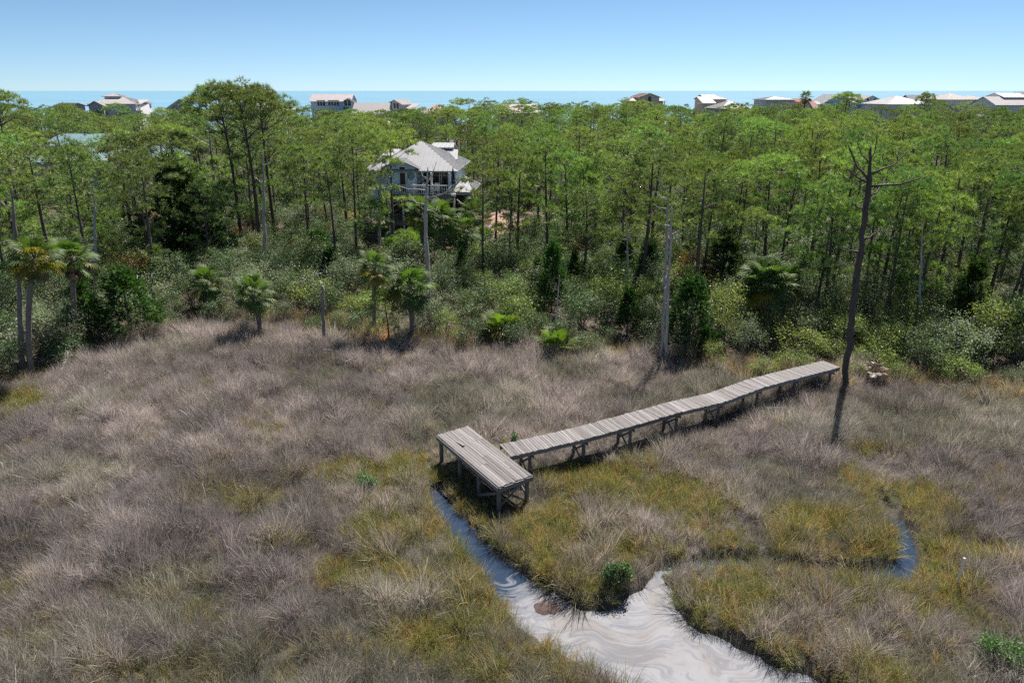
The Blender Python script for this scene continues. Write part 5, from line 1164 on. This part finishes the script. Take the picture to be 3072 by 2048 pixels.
# ------------------------------------------------------------------ marsh grass
def tuft_mesh(seed, n=34, h=.85, spread=.17, lean=.22, width=.0105, curl=.35, bend=.0):
    rs = np.random.RandomState(seed)
    az = rs.rand(n) * 6.283; r = spread * np.sqrt(rs.rand(n)); base = np.stack([r * np.cos(az), r * np.sin(az), np.full(n, -.04)], 1)
    az2 = az + rs.normal(size=n) * .9; tilt = np.abs(rs.normal(size=n)) * lean + .05; L = h * rs.uniform(.55, 1.15, n)
    d0 = np.stack([np.cos(az2) * np.sin(tilt), np.sin(az2) * np.sin(tilt), np.cos(tilt)], 1)
    hor = np.stack([np.cos(az2), np.sin(az2), np.zeros(n)], 1); c = (curl * rs.uniform(.1, 1.3, n))[:, None]; Lc = L[:, None]
    p1 = base + d0 * Lc * .45 + hor * Lc * .02; p2 = base + d0 * Lc * .8 + hor * c * Lc * .2; p3 = base + d0 * Lc * 1.0 + hor * c * Lc * .5 - np.array([0, 0, 1]) * c * Lc * .14
    sa = rs.rand(n) * 6.283; s = np.stack([np.cos(sa), np.sin(sa), np.zeros(n)], 1) * (width * rs.uniform(.6, 1.3, n))[:, None]
    V = np.stack([base - s * .5, base + s * .5, p1 - s * .5, p1 + s * .5, p2 - s * .35, p2 + s * .35, p3 - s*.06, p3 + s*.06], 1).reshape(-1, 3)
    k = np.arange(n)[:, None] * 8; F = np.concatenate([k + np.array([[0, 1, 3, 2]]), k + np.array([[2, 3, 5, 4]]), k + np.array([[4, 5, 7, 6]])])
    return np_mesh("grass_tuft", V, F, M['grass'], {"var": np.repeat(rs.rand(n), 8)})
RUSH = [tuft_mesh(600 + k, 44, 1.0, .2, [.2, .3, .26, .36, .24, .3][k], .0100, [.3, .5, .4, .7, .35, .55][k]) for k in range(6)]
CORD = [tuft_mesh(620 + k, 46, .70, .2, [.32, .45, .4, .55][k], .0115, [.6, .9, .7, 1.0][k]) for k in range(4)]
rs = np.random.RandomState(77)
step = 0.225
gx_ = np.arange(-46, 46, step); gy_ = np.arange(11.5, 54, step); QX, QY = np.meshgrid(gx_, gy_); qx = QX.ravel() + rs.uniform(-.5, .5, QX.size) * step * 1.3; qy = QY.ravel() + rs.uniform(-.5, .5, QX.size) * step * 1.3
ez = qy - edge_y(qx)
keep = (np.abs(qx) < .75 * (qy * .95 + 6) + 4) & (ez < 2.2)
qx, qy, ez = qx[keep], qy[keep], ez[keep]
cs_ = creek_sd(qx, qy)
keep = cs_ > .02 + .22 * rs.rand(len(qx)); qx, qy, ez, cs_ = qx[keep], qy[keep], ez[keep], cs_[keep]
# thin out with distance, where single blades no longer show
keep = rs.rand(len(qx)) < np.interp(qy, [12, 24, 50], [1, .95, .72]); qx, qy, ez, cs_ = qx[keep], qy[keep], ez[keep], cs_[keep]
gold = np.zeros(len(qx))
def spot(px, py, rx, ry, amt=1.0):
    c = P(px, py, .4); d = np.hypot((qx - c.x) / (rx * 1.12), (qy - c.y) / (ry * 1.12)); return amt * (1 - sstep(.45, 1.15, d + (fnoise(qx * .9, qy * .9, 91) - .5) * .9))
for a in ((1800, 1420, 3.4, 1.6), (1650, 1560, 2.0, 2.2), (1980, 1480, 3.0, 2.2), (1080, 1690, 2.0, .9, 1.0), (1180, 1580, 2.0, 1.4, .8), (2430, 1540, 2.6, 1.3, .9), (2750, 1480, 1.6, 2.0, .8), (2650, 1660, 2.2, 1.2, 1.), (2980, 1640, 2.2, .7, .9), (700, 1480, 2.6, .9, .8), (1120, 1400, 2.6, 1.2, .7), (30, 1200, 1.8, 1.6, 1.),
          (1300, 1900, 2.2, 1.1, .7), (1500, 1960, 1.6, 1.2, .7), (2150, 1800, 2.4, 1.4, .9), (1950, 1640, 1.6, 2.0, .6), (1230, 1380, 1.6, 1.2, .8), (850, 1620, 1.2, .5, .6), (800, 1270, 1.4, .6, .5), (2600, 1330, 2.0, .6, .4), (2330, 1980, 2.0, 1.2, .7), (600, 1850, 1.6, .5, .45), (330, 2000, 1.6, .4, .4), (2850, 1560, 1.2, .8, .6)):
    gold = np.maximum(gold, spot(*a))
gold = np.maximum(gold, (1 - sstep(.6, 3.0, cs_)) * (.3 + .7 * vnoise(qx * .7, qy * .7, 55)) * .9)
gold = np.clip(gold + .07 + (fnoise(qx * .5, qy * .5, 57) - .52) * 1.0 * sstep(36, 24, qy), 0, 1)
shore = sstep(-1.6, .3, ez) * (vnoise(qx * .5, qy * .5, 66) > .35)
tall = .46 + .92 * fnoise(qx * .55, qy * .55, 95) + .22 * (vnoise(qx * 1.6, qy * 1.6, 97) - .5)
bare = fnoise(qx * .8 + 40, qy * .8, 99)
tall *= np.where(bare > .64, .5, 1.0)
# tussocks: every tuft belongs to the nearest clump centre and leans out from it
CL = 1.0; ci = np.floor(qx / CL).astype(int); cj = np.floor(qy / CL).astype(int); best = np.full(len(qx), 1e9); bx = np.zeros(len(qx)); by = np.zeros(len(qx)); bh = np.zeros(len(qx))
hsh = np.random.RandomState(31).rand(256, 256, 4)
for di in (-1, 0, 1):
    for dj in (-1, 0, 1):
        hh_ = hsh[(ci + di) & 255, (cj + dj) & 255]; tx = (ci + di + .1 + .8 * hh_[:, 0]) * CL; ty = (cj + dj + .1 + .8 * hh_[:, 1]) * CL
        dd = np.hypot(qx - tx, qy - ty) * (.75 + .5 * hh_[:, 3]); m_ = dd < best; best = np.where(m_, dd, best); bx = np.where(m_, tx, bx); by = np.where(m_, ty, by); bh = np.where(m_, hh_[:, 2], bh)
tall *= np.clip(1.12 - .6 * (best / .62) ** 2, .62, 1.15) * (.8 + .4 * bh)
ox = (qx - bx) / (best + .05); oy = (qy - by) / (best + .05); out_ = np.clip(best / .5, 0, 1) * .2
is_c = rs.rand(len(qx)) < gold * 1.15 - .04
scl = np.where(is_c, np.maximum(tall, .72), np.maximum(tall, .5)) * 1.08 * rs.uniform(.8, 1.15, len(qx))
# trodden, low and wet beneath the platform
pc = (A0 + A1) / 2 + ps * (PWID / 2); lx = (qx - pc.x) * pd.x + (qy - pc.y) * pd.y; ly = (qx - pc.x) * ps.x + (qy - pc.y) * ps.y
under = 1 - sstep(0, .9, np.maximum(np.abs(lx) - PL / 2, np.abs(ly) - PWID / 2) - .1); scl = scl * (1 - .55 * under)
wd = line_sd(qx, qy, [(p_.x - .3, p_.y + .45, .75) for p_ in near]); scl = scl * (1 - .38 * (1 - sstep(-.2, .7, wd)) * sstep(17, 7, qx))
# lean: broad swirls of wind-thrown grass
ang = 6.283 * 1.3 * fnoise(qx * .22, qy * .22, 101) + 2.2; amt = (.18 + 1.15 * fnoise(qx * .33 + 7, qy * .33, 103) ** 1.5) * np.where(is_c, 1.25, 1.0)
amt = amt * rs.uniform(.6, 1.3, len(qx))
ang = ang + (bh - .5) * 1.6
lean_x = np.cos(ang) * amt * .8 + ox * out_; lean_y = np.sin(ang) * amt * .8 + oy * out_
rot = np.column_stack([-lean_y, lean_x, rs.rand(len(qx)) * 6.283])
MAUVE = 1.75 * np.array([[.235, .195, .185], [.285, .24, .225], [.20, .175, .165], [.255, .225, .19]]); GOLD = 1.7 * np.array([[.20, .175, .058], [.155, .165, .05], [.245, .185, .07], [.125, .145, .048]]); STRAW = 1.5 * np.array([[.30, .235, .12], [.26, .22, .12]])
tint = MAUVE[rs.randint(0, 4, len(qx))]; n1 = fnoise(qx * .3, qy * .3, 111)[:, None]
tint = tint * (.34 + 1.34 * n1) * (.80 + .40 * bh)[:, None] * np.array([.80, .85, .92]) ; tint = tint * np.array([1, 1, 1]) + (vnoise(qx * .25, qy * .25, 113)[:, None] > .62) * np.array([-.01, .012, -.02])
tint = np.where(is_c[:, None], GOLD[rs.randint(0, 4, len(qx))], tint)
mixg = (gold * .55)[:, None] * (~is_c)[:, None]; tint = tint * (1 - mixg) + np.array([.31, .28, .12]) * mixg
pick = (rs.rand(len(qx)) < shore * .7)[:, None]; tint = np.where(pick, STRAW[rs.randint(0, 2, len(qx))], tint)
idx = np.where(is_c, 6 + rs.randint(0, 4, len(qx)), rs.randint(0, 6, len(qx)))
print("grass tufts", len(qx))
scatter_stuff("marsh_grass", "mauve-grey rushes and golden green cordgrass covering the marsh", RUSH + CORD, np.column_stack([qx, qy, height(qx, qy)]), rot, np.column_stack([scl * .95, scl * .95, scl]), idx, np.clip(tint, .01, 1))


# things alike in a row: say which one, counted from the left
ORD = "first second third fourth fifth sixth seventh eighth ninth tenth eleventh twelfth".split()
rows = {}
for o in SERIES: rows.setdefault(o["label"], []).append(o)
for lab, os_ in rows.items():
    if 1 < len(os_) <= 12:
        for k, o in enumerate(sorted(os_, key=lambda q: col_of(q.location.x, q.location.y))): o["label"] = "%s, %s from left" % (lab, ORD[k])
